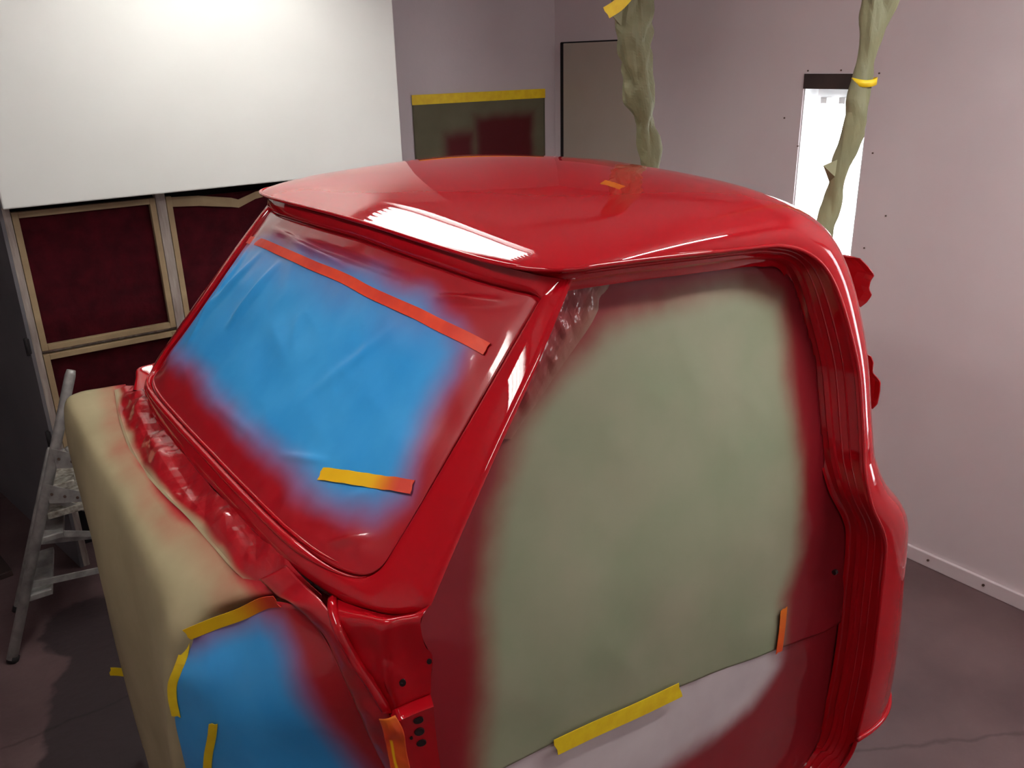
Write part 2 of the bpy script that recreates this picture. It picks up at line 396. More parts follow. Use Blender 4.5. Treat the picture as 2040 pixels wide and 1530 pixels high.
# ================================================================== the room
XW, YB, YP = 3.627, 4.55, 4.06        # right wall, back wall, front of the exhaust cabinet
XL, YF, ZC = -2.2, -1.7, 2.86         # left wall, wall behind, ceiling
LZ = ZC                               # the lamp trays sit on the ceiling
YEND = 6.2                            # the passage left of the cabinet runs on to here
def struct(o): o['kind'] = 'structure'; return o
def build_room():
    # floor as a grid so the stain keeps its own outline
    xs = np.linspace(XL, XW, 90); ys = np.linspace(YF, YEND, 110)
    V = [(x, y, FZ) for x in xs for y in ys]
    A = np.array(V)
    stain = [atZ(*p, FZ)[:2] for p in [(150, 1195), (90, 1240), (75, 1275), (110, 1300), (135, 1330), (95, 1380), (100, 1430), (85, 1500), (60, 1600), (600, 1640), (520, 1300), (330, 1180)]]
    sd = poly_sdf(A[:, 0], A[:, 1], stain)
    st = np.clip(.5 + sd * 2.2, 0, 1)
    struct(mesh('floor', V, grid_faces(len(xs), len(ys)), M['floor'], attr={'stain': st}, smooth=False))
    struct(box('ceiling', ((XL + XW) / 2, (YF + YEND) / 2, ZC + .05), (XW - XL + .2, YEND - YF + .2, .1), M['ceiling'], bevel=0))
    # right wall with an opening for the light box
    wy0, wy1, wz0, wz1 = 2.322, 2.672, .75, 2.003
    v1 = box_vf((XW + .06, (YF + wy0) / 2, (FZ + ZC) / 2), (.12, wy0 - YF, ZC - FZ))
    v2 = box_vf((XW + .06, (wy1 + YB + .1) / 2, (FZ + ZC) / 2), (.12, YB + .1 - wy1, ZC - FZ))
    v3 = box_vf((XW + .06, (wy0 + wy1) / 2, (FZ + wz0) / 2), (.12, wy1 - wy0, wz0 - FZ))
    v4 = box_vf((XW + .06, (wy0 + wy1) / 2, (wz1 + ZC) / 2), (.12, wy1 - wy0, ZC - wz1))
    struct(mesh('wall_right', *join(v1, v2, v3, v4), M['wall'], smooth=False))
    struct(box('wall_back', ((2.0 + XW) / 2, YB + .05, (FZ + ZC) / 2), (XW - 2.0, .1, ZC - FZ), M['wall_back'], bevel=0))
    struct(box('wall_left', (XL - .05, (YF + YEND) / 2, (FZ + ZC) / 2), (.1, YEND - YF, ZC - FZ), M['wall'], bevel=0))
    struct(box('wall_front', ((XL + XW) / 2, YF - .05, (FZ + ZC) / 2), (XW - XL + .2, .1, ZC - FZ), M['wall'], bevel=0))
    struct(box('wall_far', ((XL + 2.1) / 2, YEND + .05, (FZ + ZC) / 2), (2.1 - XL + .1, .1, ZC - FZ), M['dark_panel'], bevel=0))
    # baseboard along the right wall with screws
    b = struct(box('baseboard_right', (XW - .009, (YF + 3.64) / 2, FZ + .035), (.018, 3.64 - YF - .02, .07), M['wall'], bevel=.004))
    for y in np.arange(-1.4, 3.6, .26):
        v, f = tube_vf([(XW - .024, y, FZ + .04), (XW - .017, y, FZ + .04)], .006, 8)
        mesh('screw', v, f, M['screw'], b, smooth=False)
    # small screws in the wall around the light box
    W = bpy.data.objects['wall_right']
    for q in [(1610, 141), (1676, 140), (1752, 146), (1604, 153), (1563, 235), (1590, 291), (1739, 305), (1722, 494), (1765, 430)]:
        p = atX(*q, XW)
        v, f = tube_vf([p + [-.004, 0, 0], p + [.003, 0, 0]], .004, 7)
        mesh('screw', v, f, M['screw'], W, smooth=False)
    return wy0, wy1, wz0, wz1
WB = build_room()

def light_box(y0, y1, z0, z1, label, wall_mounted):
    """vertical fluorescent light box; recessed in the right wall or standing proud of it"""
    x0 = XW if not wall_mounted else XW - .118
    dep = .11
    r = empty('light_box', (x0 + dep / 2, (y0 + y1) / 2, z0), label, 'light', 'vertical light boxes')
    yc = (y0 + y1) / 2; w = y1 - y0; h = z1 - z0; zc = (z0 + z1) / 2
    box('back_reflector', (x0 + dep, yc, zc), (.008, w, h), M['steel'], r, bevel=0)
    for y in (y0 + .004, y1 - .004): box('side_panel', (x0 + dep / 2 + .002, y, zc), (dep - .006, .008, h), M['steel'], r, bevel=0)
    for z in (z0 + .004, z1 - .004): box('end_panel', (x0 + dep / 2 + .002, yc, z), (dep - .006, w - .018, .008), M['steel'], r, bevel=0)
    box('dark_cover_strip', (x0 - .003, yc, z1 - .034), (.008, w - .004, .066), M['board'], r, bevel=.001)
    for k in (-1, 0, 1):
        y = yc + k * w * .28
        for z in (z0 + .05, z1 - .12): box('lamp_holder', (x0 + .075, y, z), (.04, .035, .03), M['steel'], r, bevel=.003)
        v, f = tube_vf([(x0 + .07, y, z0 + .065), (x0 + .07, y, z1 - .135)], .014, 12)
        mesh('tube', v, f, M['tube_box'], r)
    box('pane', (x0 + .004, yc, zc), (.004, w - .018, h - .018), M['glass'], r, bevel=0)
    return r
light_box(*WB, 'bright vertical light box let into the mauve wall behind the hanging paper', False)
light_box(.10, .43, .75, 2.0, 'bright vertical light box on the mauve wall nearest the camera', True)

def ceiling_light(cx, cy, along, n, ln, label, power_mat, LZ=LZ):
    r = empty('ceiling_light', (cx, cy, LZ - .09), label, 'light', 'fluorescent ceiling lights')
    w = n * .055 + .05
    sx, sy = (ln + .1, w) if along == 'x' else (w, ln + .1)
    box('tray', (cx, cy, LZ - .02), (sx, sy, .04), M['steel'], r, bevel=.003)
    for e in (-.4, .4) if LZ < ZC else ():
        q = np.array([cx + e * ln, cy, LZ]) if along == 'x' else np.array([cx, cy + e * ln, LZ])
        v, f = tube_vf([q, [q[0], q[1], ZC]], .006, 8); mesh('hanging_rod', v, f, M['steel'], r)
    for k in range(n):
        o = (k - (n - 1) / 2) * .055
        if along == 'x': a, b = (cx - ln / 2, cy + o, LZ - .065), (cx + ln / 2, cy + o, LZ - .065)
        else: a, b = (cx + o, cy - ln / 2, LZ - .065), (cx + o, cy + ln / 2, LZ - .065)
        v, f = tube_vf([a, b], .016, 10); mesh('tube', v, f, power_mat, r)
        for e in (a, b): box('lamp_holder', (e[0], e[1], LZ - .06), (.022, .03, .05) if along == 'x' else (.03, .022, .05), M['steel'], r, bevel=.002)
    return r
L1 = ceiling_light(1.38, 3.12, 'y', 6, 1.4, 'six-tube ceiling light with an added side shade in front of the white cabinet panel', M['tube_ceiling'])
box('added_side_shade', (1.38 + .215, 3.12, ZC - .095), (.012, 1.5, .17), M['steel'], L1, bevel=.001)  # unseen shade, added to hold this light back from the back wall
ceiling_light(-.10, 1.38, 'y', 4, 1.2, 'four-tube light over the front of the cab', M['tube_front'])
ceiling_light(2.5, .35, 'x', 2, 1.2, 'two-tube ceiling light beside the near side of the cab', M['tube_near'])
ceiling_light(.6, -.9, 'x', 2, 1.2, 'two-tube ceiling light behind the camera', M['tube_ceiling'])

def exhaust_cabinet():
    r = empty('exhaust_cabinet', (1.35, 4.6, FZ), 'white exhaust cabinet with a tall blank panel above maroon filters', 'cabinet')
    x0, x1 = .378, 2.225
    zb = 1.574
    box('upper_panel', ((x0 + x1) / 2, YP + .03, (zb + ZC) / 2), (x1 - x0, .06, ZC - zb), M['white'], r, bevel=.006)
    # slightly skewed dark side running back beside the passage
    a, b = np.array([.375, 4.235, 0]), np.array([.13, 5.6, 0])
    n = np.array([-(b - a)[1], (b - a)[0], 0]); n /= np.linalg.norm(n)
    q = [a + [0, 0, FZ], b + [0, 0, FZ], b + [0, 0, ZC], a + [0, 0, ZC]]
    mesh('side_panel', *quad_prism(q, .03, n), M['dark_panel'], r, smooth=False)
    box('right_side_panel', (x1 - .02, (YP + YB) / 2 + .03, (FZ + ZC) / 2), (.03, YB - YP - .07, ZC - FZ), M['white'], r, bevel=.002)
    box('back_board', (1.30, 4.48, (FZ + zb) / 2), (1.85, .02, zb - FZ), M['black'], r, bevel=0)
    box('lower_panel', (1.96, 4.25, (FZ + zb) / 2), (.52, .04, zb - FZ), M['white'], r, bevel=.003)
    for z in (.95, .50):
        h = box('hinge', (.372, 4.24, z), (.014, .03, .07), M['black'], r, bevel=.003)
        v, f = tube_vf([(.364, 4.225, z - .04), (.364, 4.225, z + .04)], .008, 8); mesh('hinge_pin', v, f, M['black'], h)
    y = 4.262
    for xa, xb in ((.388, .418), (1.014, 1.058), (1.66, 1.70)):
        box('post', ((xa + xb) / 2, y, (FZ + zb) / 2), (xb - xa, .05, zb - FZ), M['wood'], r, bevel=.003)
    for xa, xb in ((.42, 1.012), (1.06, 1.658)):
        for z in (.904, .30):
            box('rail', ((xa + xb) / 2, y + .012, z), (xb - xa, .03, .012), M['wood'], r, bevel=.002)
    return r
exhaust_cabinet()
def exhaust_filter(xa, xb, za, zb, label, sag=0.0):
    y = 4.252
    r = empty('exhaust_filter', ((xa + xb) / 2, y, za), label, 'filter', 'maroon exhaust filters in the cabinet')
    fw = .026
    n, m_ = 26, 26
    V = []
    for i in range(n):
        for j in range(m_):
            x = xa + fw * .6 + (xb - xa - 1.2 * fw) * i / (n - 1); z = za + fw * .6 + (zb - za - 1.2 * fw) * j / (m_ - 1)
            u, w = i / (n - 1), j / (m_ - 1)
            bul = math.sin(math.pi * u) * math.sin(math.pi * w)
            d = .012 * bul * (1 - 2 * (1 - w)) + .008 * nz((x, z, 0), 7, xa) * bul
            if sag: d -= sag * .05 * math.exp(-((w - .55 - .5 * (u - .3)) ** 2) / .02) * bul - .02 * bul
            V.append((x, y + .016 - d, z))
    mesh('filter_media', V, grid_faces(n, m_), M['media'], r)
    for x in (xa + fw / 2, xb - fw / 2): box('frame_side', (x, y, (za + zb) / 2), (fw, .03, zb - za), M['kraft'], r, bevel=.002)
    if not sag:
        box('frame_end', ((xa + xb) / 2, y, zb - fw / 2), (xb - xa - 2 * fw, .03, fw), M['kraft'], r, bevel=.002)
    else:     # the top strip has come loose and sags in the middle
        xs = [xa + fw, xa + .15, xa + .30, xa + .335, xa + .42, xb - fw]
        dz = [0, -.006, -.030, -.043, -.012, 0]; dy = [0, -.004, -.02, -.012, -.028, -.004]
        hh = [.045, .048, .045, .04, .036, .03]
        V = []
        for x, a, b_, h in zip(xs, dz, dy, hh): V += [(x, y - .012 + b_, zb - .004 + a), (x, y - .008 + b_ * .6, zb - .004 + a - h)]
        mesh('loose_frame_end', V, [(2 * i, 2 * i + 1, 2 * i + 3, 2 * i + 2) for i in range(5)], M['kraft'], r, smooth=False, solid=.003)
    box('frame_end', ((xa + xb) / 2, y, za + fw / 2), (xb - xa - 2 * fw, .03, fw), M['kraft'], r, bevel=.002)
    return r
exhaust_filter(.42, 1.012, .913, 1.535, 'maroon exhaust filter in a kraft frame, whole square under the white panel')
exhaust_filter(1.06, 1.656, .913, 1.535, 'sagging maroon exhaust filter with a loose top strip beside the cab visor', sag=1)
exhaust_filter(.42, 1.012, .31, .895, 'lower maroon exhaust filter behind the ladder top')
exhaust_filter(1.06, 1.656, .31, .895, 'lower maroon exhaust filter behind the cab windshield')

def wall_bits():
    # sprayed test paper on the back wall with its tape
    y = YB - .004
    tl, tr = atY(820, 195, y), atY(1082, 182, y)
    zt = (tl[2] + tr[2]) / 2; xa, xb = tl[0], tr[0] + .01
    zb = zt - .9; n, m_ = 60, 56
    V, pa = [], []
    blobs = [(882, 262, 945, 420), (944, 226, 1063, 420)]
    R = []
    for x0, y0, x1, y1 in blobs:
        a = atY(x0, y0, y); b = atY(x1, y0, y); R.append((a[0], b[0], zb - .3, (a[2] + b[2]) / 2))
    for i in range(n):
        for j in range(m_):
            x = xa + (xb - xa) * i / (n - 1); z = zb + (zt - zb) * j / (m_ - 1)
            V.append((x, y - .0015 - .002 * abs(nz((x, z, 1), 3)), z))
            p = 0
            for a, b, c, d in R:
                sd = min(x - a, b - x, d - z); p = max(p, float(sstep(-.035, .05, sd + .012 * nz((x, z, 0), 9))))
            pa.append(p)
    o = mesh('test_spray_paper', V, grid_faces(n, m_), M['paper_wall'], attr={'paint': pa}, solid=.0012)
    tag(o, 'olive masking paper with dark red spray patches taped to the back wall', 'paper')
    t = box('masking_tape', ((xa + xb) / 2, y - .005, zt - .012), (xb - xa + .004, .002, .055), M['tape'], bevel=0)
    tag(t, 'yellow masking tape along the top of the olive wall paper', 'tape')
    # plain door in the right wall, left a crack open
    x = XW - .012
    y1 = atX(1118, 85, XW)[1]; zt = atX(1118, 85, XW)[2]; y0 = y1 - .78
    d = struct(empty('door_1', (x, (y0 + y1) / 2, FZ)))
    box('door_leaf', (x - .004, (y0 + y1) / 2 - .03, (FZ + zt) / 2), (.034, y1 - y0 - .06, zt - FZ - .012), M['door'], d, bevel=.003)
    box('dark_gap', (XW - .001, y1 - .012, (FZ + zt) / 2), (.004, .036, zt - FZ), M['black'], d, bevel=0)
    box('top_gap', (XW - .001, (y0 + y1) / 2, zt - .003), (.004, y1 - y0, .012), M['black'], d, bevel=0)
    v, f = tube_vf([(x - .02, y1 - .12, .75), (x - .07, y1 - .12, .75), (x - .07, y1 - .22, .75)], .009, 8)
    mesh('door_handle', v, f, M['alu'], d)
wall_bits()

# ================================================================== the truck cab
cab = empty('truck_cab', (1.35, YC, FZ), 'freshly painted glossy red pickup truck cab with masked windows', 'truck cab')
def side_y(z):
    return .845 + .21 * z if z > 1.0 else 1.055
NWS = np.array([-.742, 0, .671])            # windshield plane, outward normal
# opening edge of the skin, near side: visor centre -> lip -> over the door -> rear pillar -> belt
E_PTS = [(.905, 1.945, 1.745), (.908, 1.80, 1.743), (.911, 1.56, 1.738), (.914, 1.413, 1.736), (.923, 1.322, 1.735), (.939, 1.262, 1.735), (.966, 1.221, 1.735),
         (1.0, 1.2, 1.735), (1.06, 1.195, 1.734), (1.2, 1.2, 1.725), (1.37, 1.201, 1.713), (1.557, 1.202, 1.70), (1.608, 1.201, 1.693), (1.677, 1.196, 1.673),
         (1.747, 1.187, 1.629), (1.793, 1.173, 1.563), (1.827, 1.154, 1.473), (1.855, 1.13, 1.357), (1.857, 1.103, 1.23), (1.852, 1.079, 1.115)]
F_PTS = [(1.26, 1.818), (1.261, 1.818), (1.264, 1.818), (1.269, 1.819), (1.277, 1.820), (1.288, 1.821), (1.303, 1.823),
         (1.318, 1.825), (1.35, 1.828), (1.42, 1.832), (1.52, 1.833), (1.62, 1.829), (1.68, 1.824), (1.76, 1.812),
         (1.86, 1.775), (1.955, 1.70), (2.01, 1.58), (2.04, 1.45), (2.06, 1.30), (2.08, 1.13)]
D1 = [(.080, 0, .036), (.080, 0, .036), (.076, .01, .036), (.07, .02, .036), (.06, .035, .036), (.05, .045, .036), (.034, .05, .036),
      (.020, .048, .038), (.010, .035, .048), (0, .016, .070), (0, .004, .095), (.005, .0, .105), (.02, -.003, .11), (.055, -.006, .11),
      (.095, -.008, .095), (.125, -.010, .055), (.14, -.012, .022), (.13, -.014, .005), (.13, -.014, 0), (.15, -.016, 0)]
D2 = [(-.20, 0, -.006), (-.20, -.03, -.006), (-.19, -.08, -.006), (-.18, -.14, -.007), (-.16, -.22, -.008), (-.11, -.30, -.004), (-.085, -.36, -.006),
      (-.06, -.41, -.008), (-.035, -.45, -.01), (0, -.48, -.012), (0, -.50, -.012), (0, -.52, -.014), (0, -.54, -.014), (0, -.56, -.016),
      (0, -.60, -.02), (0, -.62, -.02), (0, -.62, -.01), (0, -.62, 0), (0, -.62, 0), (0, -.62, 0)]
NS, NT = 96, 26
E_C = param(E_PTS, NS)
F_C = param([(x, YC, z) for x, z in F_PTS], NS)
d1 = param(D1, NS); d2 = param(D2, NS)
def bez(E_, F_, a, b, n=NT):
    rows = []
    for t in np.linspace(0, 1, n) ** 1.25:
        rows.append(((1 - t)**3) * E_ + 3 * t * (1 - t)**2 * (E_ + a) + 3 * t * t * (1 - t) * (F_ + b) + t**3 * F_)
    return rows
rows = bez(E_C, F_C, d1, d2)
# iron out the crown: one smooth surface z(x, y) over the top of the roof, blended in away from the lip
RW = np.array(rows); tt_ = np.linspace(0, 1, NT) ** 1.25
top_m = (RW[..., 0] < 1.72) & (tt_[:, None] > .22)
def basis(x, y):
    a = (x - 1.35) / .4; b = ((y - YC) / .7) ** 2
    return np.stack([a**i * b**j for i in range(5) for j in range(4) if i + j <= 5], -1)
co = np.linalg.lstsq(basis(RW[..., 0][top_m], RW[..., 1][top_m]), RW[..., 2][top_m], rcond=None)[0]
zf = basis(RW[..., 0], RW[..., 1]) @ co
wgt = sstep(.25, .55, tt_)[:, None] * sstep(1.72, 1.55, RW[..., 0])
RW[..., 2] = RW[..., 2] * (1 - wgt) + zf * wgt
rows = list(RW)
V, Fc = mirrored(np.concatenate(rows), grid_faces(NT, NS))
skin = mesh('roof_skin', V, Fc, M['red'], cab)
bm = bmesh.new(); bm.from_mesh(skin.data); bmesh.ops.remove_doubles(bm, verts=bm.verts, dist=.0004); bmesh.ops.recalc_face_normals(bm, faces=bm.faces); bm.to_mesh(skin.data); bm.free()
for p in skin.data.polygons: p.use_smooth = True
# rolled lip around the roof and the rear pillar
lipc = np.concatenate([mir(E_C[::-1]), E_C[1:]])

# ring of pressed steel round the windshield
R_TOP = [(.922, 1.945, 1.697), (.922, 1.68, 1.692), (.927, 1.45, 1.688), (.942, 1.34, 1.685), (.957, 1.272, 1.683), (.960, 1.250, 1.672)]
R_SIDE = [(.960, 1.250, 1.672), (.86, 1.242, 1.566), (.76, 1.234, 1.455), (.66, 1.226, 1.345), (.60, 1.220, 1.283)]
R_BOT = [(.60, 1.220, 1.283), (.572, 1.222, 1.252), (.548, 1.240, 1.233), (.525, 1.275, 1.23), (.508, 1.33, 1.23), (.496, 1.41, 1.23), (.489, 1.53, 1.23), (.486, 1.75, 1.23), (.486, 1.945, 1.23)]
O_TOP = [(.922, 1.945, 1.735), (.924, 1.68, 1.730), (.930, 1.45, 1.727), (.945, 1.33, 1.724), (.968, 1.262, 1.718), (1.006, 1.216, 1.712)]
O_SIDE = [(1.006, 1.216, 1.712), (.893, 1.177, 1.583), (.778, 1.149, 1.448), (.68, 1.124, 1.33), (.599, 1.103, 1.229)]
O_BOT = [(.599, 1.103, 1.229), (.578, 1.122, 1.213), (.553, 1.158, 1.199), (.527, 1.21, 1.193), (.502, 1.28, 1.188), (.482, 1.40, 1.185), (.472, 1.53, 1.185), (.466, 1.75, 1.185), (.463, 1.945, 1.185)]
NTOP, NSIDE, NBOT = 26, 26, 40
def half_ring(a, b, c): return np.concatenate([param(a, NTOP)[:-1], param(b, NSIDE)[:-1], param(c, NBOT)])
RR, OO = half_ring(R_TOP, R_SIDE, R_BOT), half_ring(O_TOP, O_SIDE, O_BOT)
def full(h): return np.concatenate([h, mir(h)[::-1][1:-1]])
prof = [(0, -.004), (.04, .002), (.12, .0065), (.45, .009), (.8, .008), (.93, .005), (1.0, .0), (1.0, -.012)]
ring_rows = []
for k, (t, h) in enumerate(prof):
    q = OO * (1 - t) + RR * t + NWS * h
    ring_rows.append(full(q))
# flange inside the step
cen = np.array([.72, YC, 1.46])
ring_rows.append(full(RR - NWS * .013 + (cen - RR) * .03))
nr = len(ring_rows[0])
V = np.concatenate(ring_rows)
frame = mesh('windshield_frame', V, [(r * nr + i, r * nr + (i + 1) % nr, (r + 1) * nr + (i + 1) % nr, (r + 1) * nr + i) for r in range(len(ring_rows) - 1) for i in range(nr)], M['red'], cab, auto=50)
bm = bmesh.new(); bm.from_mesh(frame.data); bmesh.ops.recalc_face_normals(bm, faces=bm.faces); bm.to_mesh(frame.data); bm.free()
# header between the visor and the frame
i0 = NTOP - 1
hd0 = E_C[:int(NS * 8.5 / 19)]
hdr = resample(np.concatenate([mir(hd0[::-1]), hd0[1:]]), 80)
ot = param(O_TOP, NTOP); otf = resample(np.concatenate([mir(ot[::-1]), ot[1:]]), 80)
loft('visor_underside', [hdr + [.002, 0, -.002], hdr * .45 + otf * .55 + [.004, 0, .003], otf + NWS * -.004], M['red'], cab)
# beads under the glass
bead = resample(np.concatenate([param(R_BOT, 40)[9:], mir(param(R_BOT, 40)[9:])[::-1][1:]]), 120)
tp = np.clip(np.minimum(np.arange(120), np.arange(120)[::-1]) / 16, .05, 1)
v, f = tube_vf(bead + NWS * .002 + [-.003, 0, .001], .009 * tp, 10); mesh('windshield_bead', v, f, M['red'], cab)
v, f = tube_vf(bead * .965 + cen * .035 - NWS * .004, .0045 * tp, 8); mesh('windshield_bead', v, f, M['red'], cab)
# far side pillar return and near pillar return into the door opening
os_ = param(O_SIDE, NSIDE)
ret = [os_ + NWS * -.004, os_ + np.array([.012, .025, -.008]), os_ + np.array([.045, .10, -.03])]
pair('pillar_return', np.concatenate(ret), grid_faces(3, NSIDE), M['red'], cab, auto=40)

# lower rear quarter
E2 = [(1.852, 1.079, 1.115), (1.852, 1.060, 1.055), (1.872, 1.050, .995), (1.915, 1.047, .935), (1.948, 1.046, .87), (1.960, 1.046, .78), (1.966, 1.046, .68), (1.976, 1.046, .50), (1.972, 1.048, .33), (1.962, 1.05, .24),
      (1.955, 1.052, .20), (1.945, 1.062, .18), (1.93, 1.075, .10), (1.90, 1.10, .0)]
F2 = [(2.08, 1.13), (2.11, 1.06), (2.17, .99), (2.23, .92), (2.28, .85), (2.30, .77), (2.31, .68), (2.35, .50), (2.385, .33), (2.40, .24), (2.40, .20), (2.36, .18), (2.30, .10), (2.26, .0)]
A2 = [(.15, -.016, 0), (.17, -.02, 0), (.19, -.025, 0), (.21, -.03, 0), (.23, -.03, 0), (.24, -.03, 0), (.25, -.03, 0), (.27, -.03, 0), (.29, -.03, 0), (.30, -.03, 0), (.30, -.03, 0), (.26, -.01, 0), (.16, 0, 0), (.15, 0, 0)]
N2 = 70
e2 = param(E2, N2); f2 = param([(x, YC, z) for x, z in F2], N2); a2 = param(A2, N2); b2 = param([(0, -.62, 0)] + [(0, -.66, 0), (0, -.70, 0)] + [(0, -.74, 0)] * 11, N2)
rows2 = bez(e2, f2, a2, b2)
V, Fc = mirrored(np.concatenate(rows2), grid_faces(NT, N2)); q = mesh('rear_quarter_panel', V, Fc, M['red'], cab, auto=55)
bm = bmesh.new(); bm.from_mesh(q.data); bmesh.ops.remove_doubles(bm, verts=bm.verts, dist=.0004); bmesh.ops.recalc_face_normals(bm, faces=bm.faces); bm.to_mesh(q.data); bm.free()
qe = e2[2:int(N2 * 9.7 / 13)]
lipc = resample(np.concatenate([mir(qe[::-4]), mir(E_C[::-1][::2]), E_C[1::2], qe[::4]]), 260)
v, f = tube_vf(lipc, .0052, 8); mesh('visor_lip', v, f, M['red'], cab)
# pinched ledge low on the quarter panel
led = e2[int(N2 * 9.7 / 13)]
lc = np.array([r[int(N2 * 9.7 / 13)] for r in rows2[:14]])
v, f = tube_vf(lc + [0, -.003, 0], .008, 8); mesh('quarter_ledge', v, f, M['red'], cab)

# door jamb: ridged return from the opening edge inwards
SILL = [(1.90, 1.07, .06), (1.83, 1.068, .02), (1.72, 1.066, .0), (1.4, 1.066, -.005), (1.0, 1.066, -.005), (.72, 1.066, .0)]
lip_part = E_C[int(NS * 6.9 / 19):]
low_part = e2[1:int(N2 * 9.0 / 13)]
JE = resample(np.concatenate([lip_part[::3], [lip_part[-1]], low_part[::4], [(1.955, 1.05, .16)], SILL]), 170)
def jamb_in(p, i, n):
    """inward direction of the jamb for the point p of the opening edge"""
    x, y, z = p
    if z < .03 or (z < .2 and x < 1.93):
        w = sstep(.25, .0, z); return np.array([-.02 * (1 - w), .115, .03 * w])
    wt = float(sstep(1.56, 1.74, z)); wx = float(sstep(1.85, 1.60, x))
    w = min(1, max(wt, wx * sstep(1.4, 1.6, z)))
    side = np.array([-.035 * float(sstep(.95, 1.25, z)) - .01, .105, 0]); top = np.array([0, .062, -.048])
    return side * (1 - w) + top * w
jr = []
ridge = [(0, 0), (.03, .003), (.09, .003), (.12, -.006), (.30, -.007), (.32, -.005), (.345, -.007), (.48, -.007), (.50, -.005), (.525, -.007), (.64, -.007), (.67, .0), (.77, .001), (.80, -.005), (.95, -.005), (1.0, 0), (1.02, .010)]
inn = np.array([jamb_in(p, i, len(JE)) for i, p in enumerate(JE)])
tan = np.gradient(JE, axis=0); tan /= np.linalg.norm(tan, axis=1)[:, None]
open_dir = np.cross(tan, inn); open_dir /= np.linalg.norm(open_dir, axis=1)[:, None]
cdoor = np.array([1.35, 1.15, .9])
sg = np.sign(((cdoor - JE) * open_dir).sum(1)); open_dir *= sg[:, None]
for t, h in ridge: jr.append(JE + inn * t + open_dir * h)
pair('door_jamb', np.concatenate(jr), grid_faces(len(ridge), len(JE)), M['red'], cab, auto=35)
J_IN = JE + inn
# hole in the jamb
p = atY(1663, 1140, 1.12)
v, f = tube_vf([p + [-.004, 0, 0], p + [.006, 0, 0]], .007, 10); mesh('latch_hole', v, f, M['red_dark'], cab, smooth=False)
# rocker panel closing the bottom
rk = np.array(SILL)
V, Fc = mirrored(np.concatenate([rk, rk + [0, .02, -.09], rk + [0, .5, -.10], rk * [1, 0, 1] + [0, YC, -.10]]), grid_faces(4, len(rk))); mesh('rocker_panel', V, Fc, M['red'], cab, auto=40)

# cowl side with hinge face
seam = param([(.599, 1.103, 1.227), (.578, 1.122, 1.211), (.553, 1.158, 1.197), (.527, 1.21, 1.191), (.502, 1.28, 1.186)], 14)
def pxy(x, y, Y): return atY(x, y, Y)
c_rows = []
tops = seam
lvl = [ # successive rows: door edge ... channel, five stations each
    [(838, 1238, 1.100), (800, 1235, 1.112), (768, 1240, 1.122), (728, 1235, 1.165), (672, 1232, 1.225)],
    [(846, 1285, 1.098), (806, 1290, 1.112), (770, 1300, 1.120), (742, 1300, 1.155), (704, 1296, 1.195)],
    [(861, 1306, 1.096), (815, 1318, 1.110), (771, 1330, 1.118), (752, 1335, 1.145), (724, 1330, 1.175)],
    [(859, 1345, 1.097), (820, 1355, 1.108), (775, 1368, 1.117), (766, 1370, 1.135), (752, 1370, 1.155)],
    [(858, 1380, 1.097), (826, 1392, 1.106), (790, 1408, 1.114), (783, 1412, 1.125), (776, 1412, 1.135)],
]
c_rows.append(resample(seam, 30))
for L in lvl: c_rows.append(resample([pxy(*q) for q in L], 30))
# ledge and recessed hinge pocket below
last = c_rows[-1]
c_rows.append(last + [.001, .004, -.004])
c_rows.append(last + [-.007, -.020, -.010])
c_rows.append(last + [-.007, -.021, -.016])
drop = c_rows[-1]
for dz, dx, dy in ((-.03, .002, .004), (-.09, .004, .004), (-.18, .008, .002), (-.45, .012, .0), (-1.05, .016, -.01)): c_rows.append(drop + [dx, dy, dz])
rr = param(np.array(c_rows).reshape(len(c_rows), -1), 80).reshape(80, 30, 3)
pair('cowl_side', rr.reshape(-1, 3), grid_faces(80, 30), M['red'], cab, auto=50)
# flange down the door side of the hinge post
edge = resample(rr[::5, 0], 50)
V = np.concatenate([edge, edge + [.003, .008, 0], edge + [.012, .05, 0], edge + [.03, .11, 0]])
pair('hinge_post_flange', V, grid_faces(4, len(edge)), M['red'], cab, auto=40)
for (x, y, rx, rz) in ((855, 1317, .0045, .006), (802, 1360, .006, .0075), (833, 1433, .009, .007), (835, 1456, .009, .0075), (839, 1478, .009, .007), (819, 1468, .003, .003)):
    cl = rr.reshape(-1, 3); rv = ray(x, y); dd = cl - CAM; tt = dd @ rv
    p = CAM + rv * tt[np.argmin(np.linalg.norm(dd - tt[:, None] * rv, axis=1))]
    a = np.linspace(0, 2 * math.pi, 12, endpoint=False)
    dn = np.array([-.35, -.93, 0])
    tx = np.array([.93, -.35, 0])
    rim = [p + tx * math.cos(t) * rx + np.array([0, 0, 1]) * math.sin(t) * rz for t in a]
    V = [q + dn * (.0015 if y < 1400 else .004) for q in rim] + [q - dn * .02 for q in rim]
    mesh('bolt_hole', V, [tuple(range(12)), tuple(range(12, 24))[::-1]] + [(i, (i + 1) % 12, 12 + (i + 1) % 12, 12 + i) for i in range(12)], M['red_dark'], cab, smooth=False)
# gutter with its weld seam along the cowl front edge
chan = resample([rr[0][-1], *[r[-1] for r in rr[3:40:5]]], 40)
v, f = tube_vf(chan + [-.006, -.002, .0], .010, 8); mesh('cowl_gutter', v, f, M['red'], cab)
# cowl front face under the bead, going down to the firewall
ob = param(O_BOT, NBOT)[7:]; cf = np.concatenate([ob, mir(ob)[::-1][1:]])
loft('cowl_front', [cf + NWS * -.004, cf + [.012, 0, -.02], cf + [.02, 0, -.5], cf * [1, 1, 0] + [.04, 0, -.05]], M['red'], cab, auto=50)
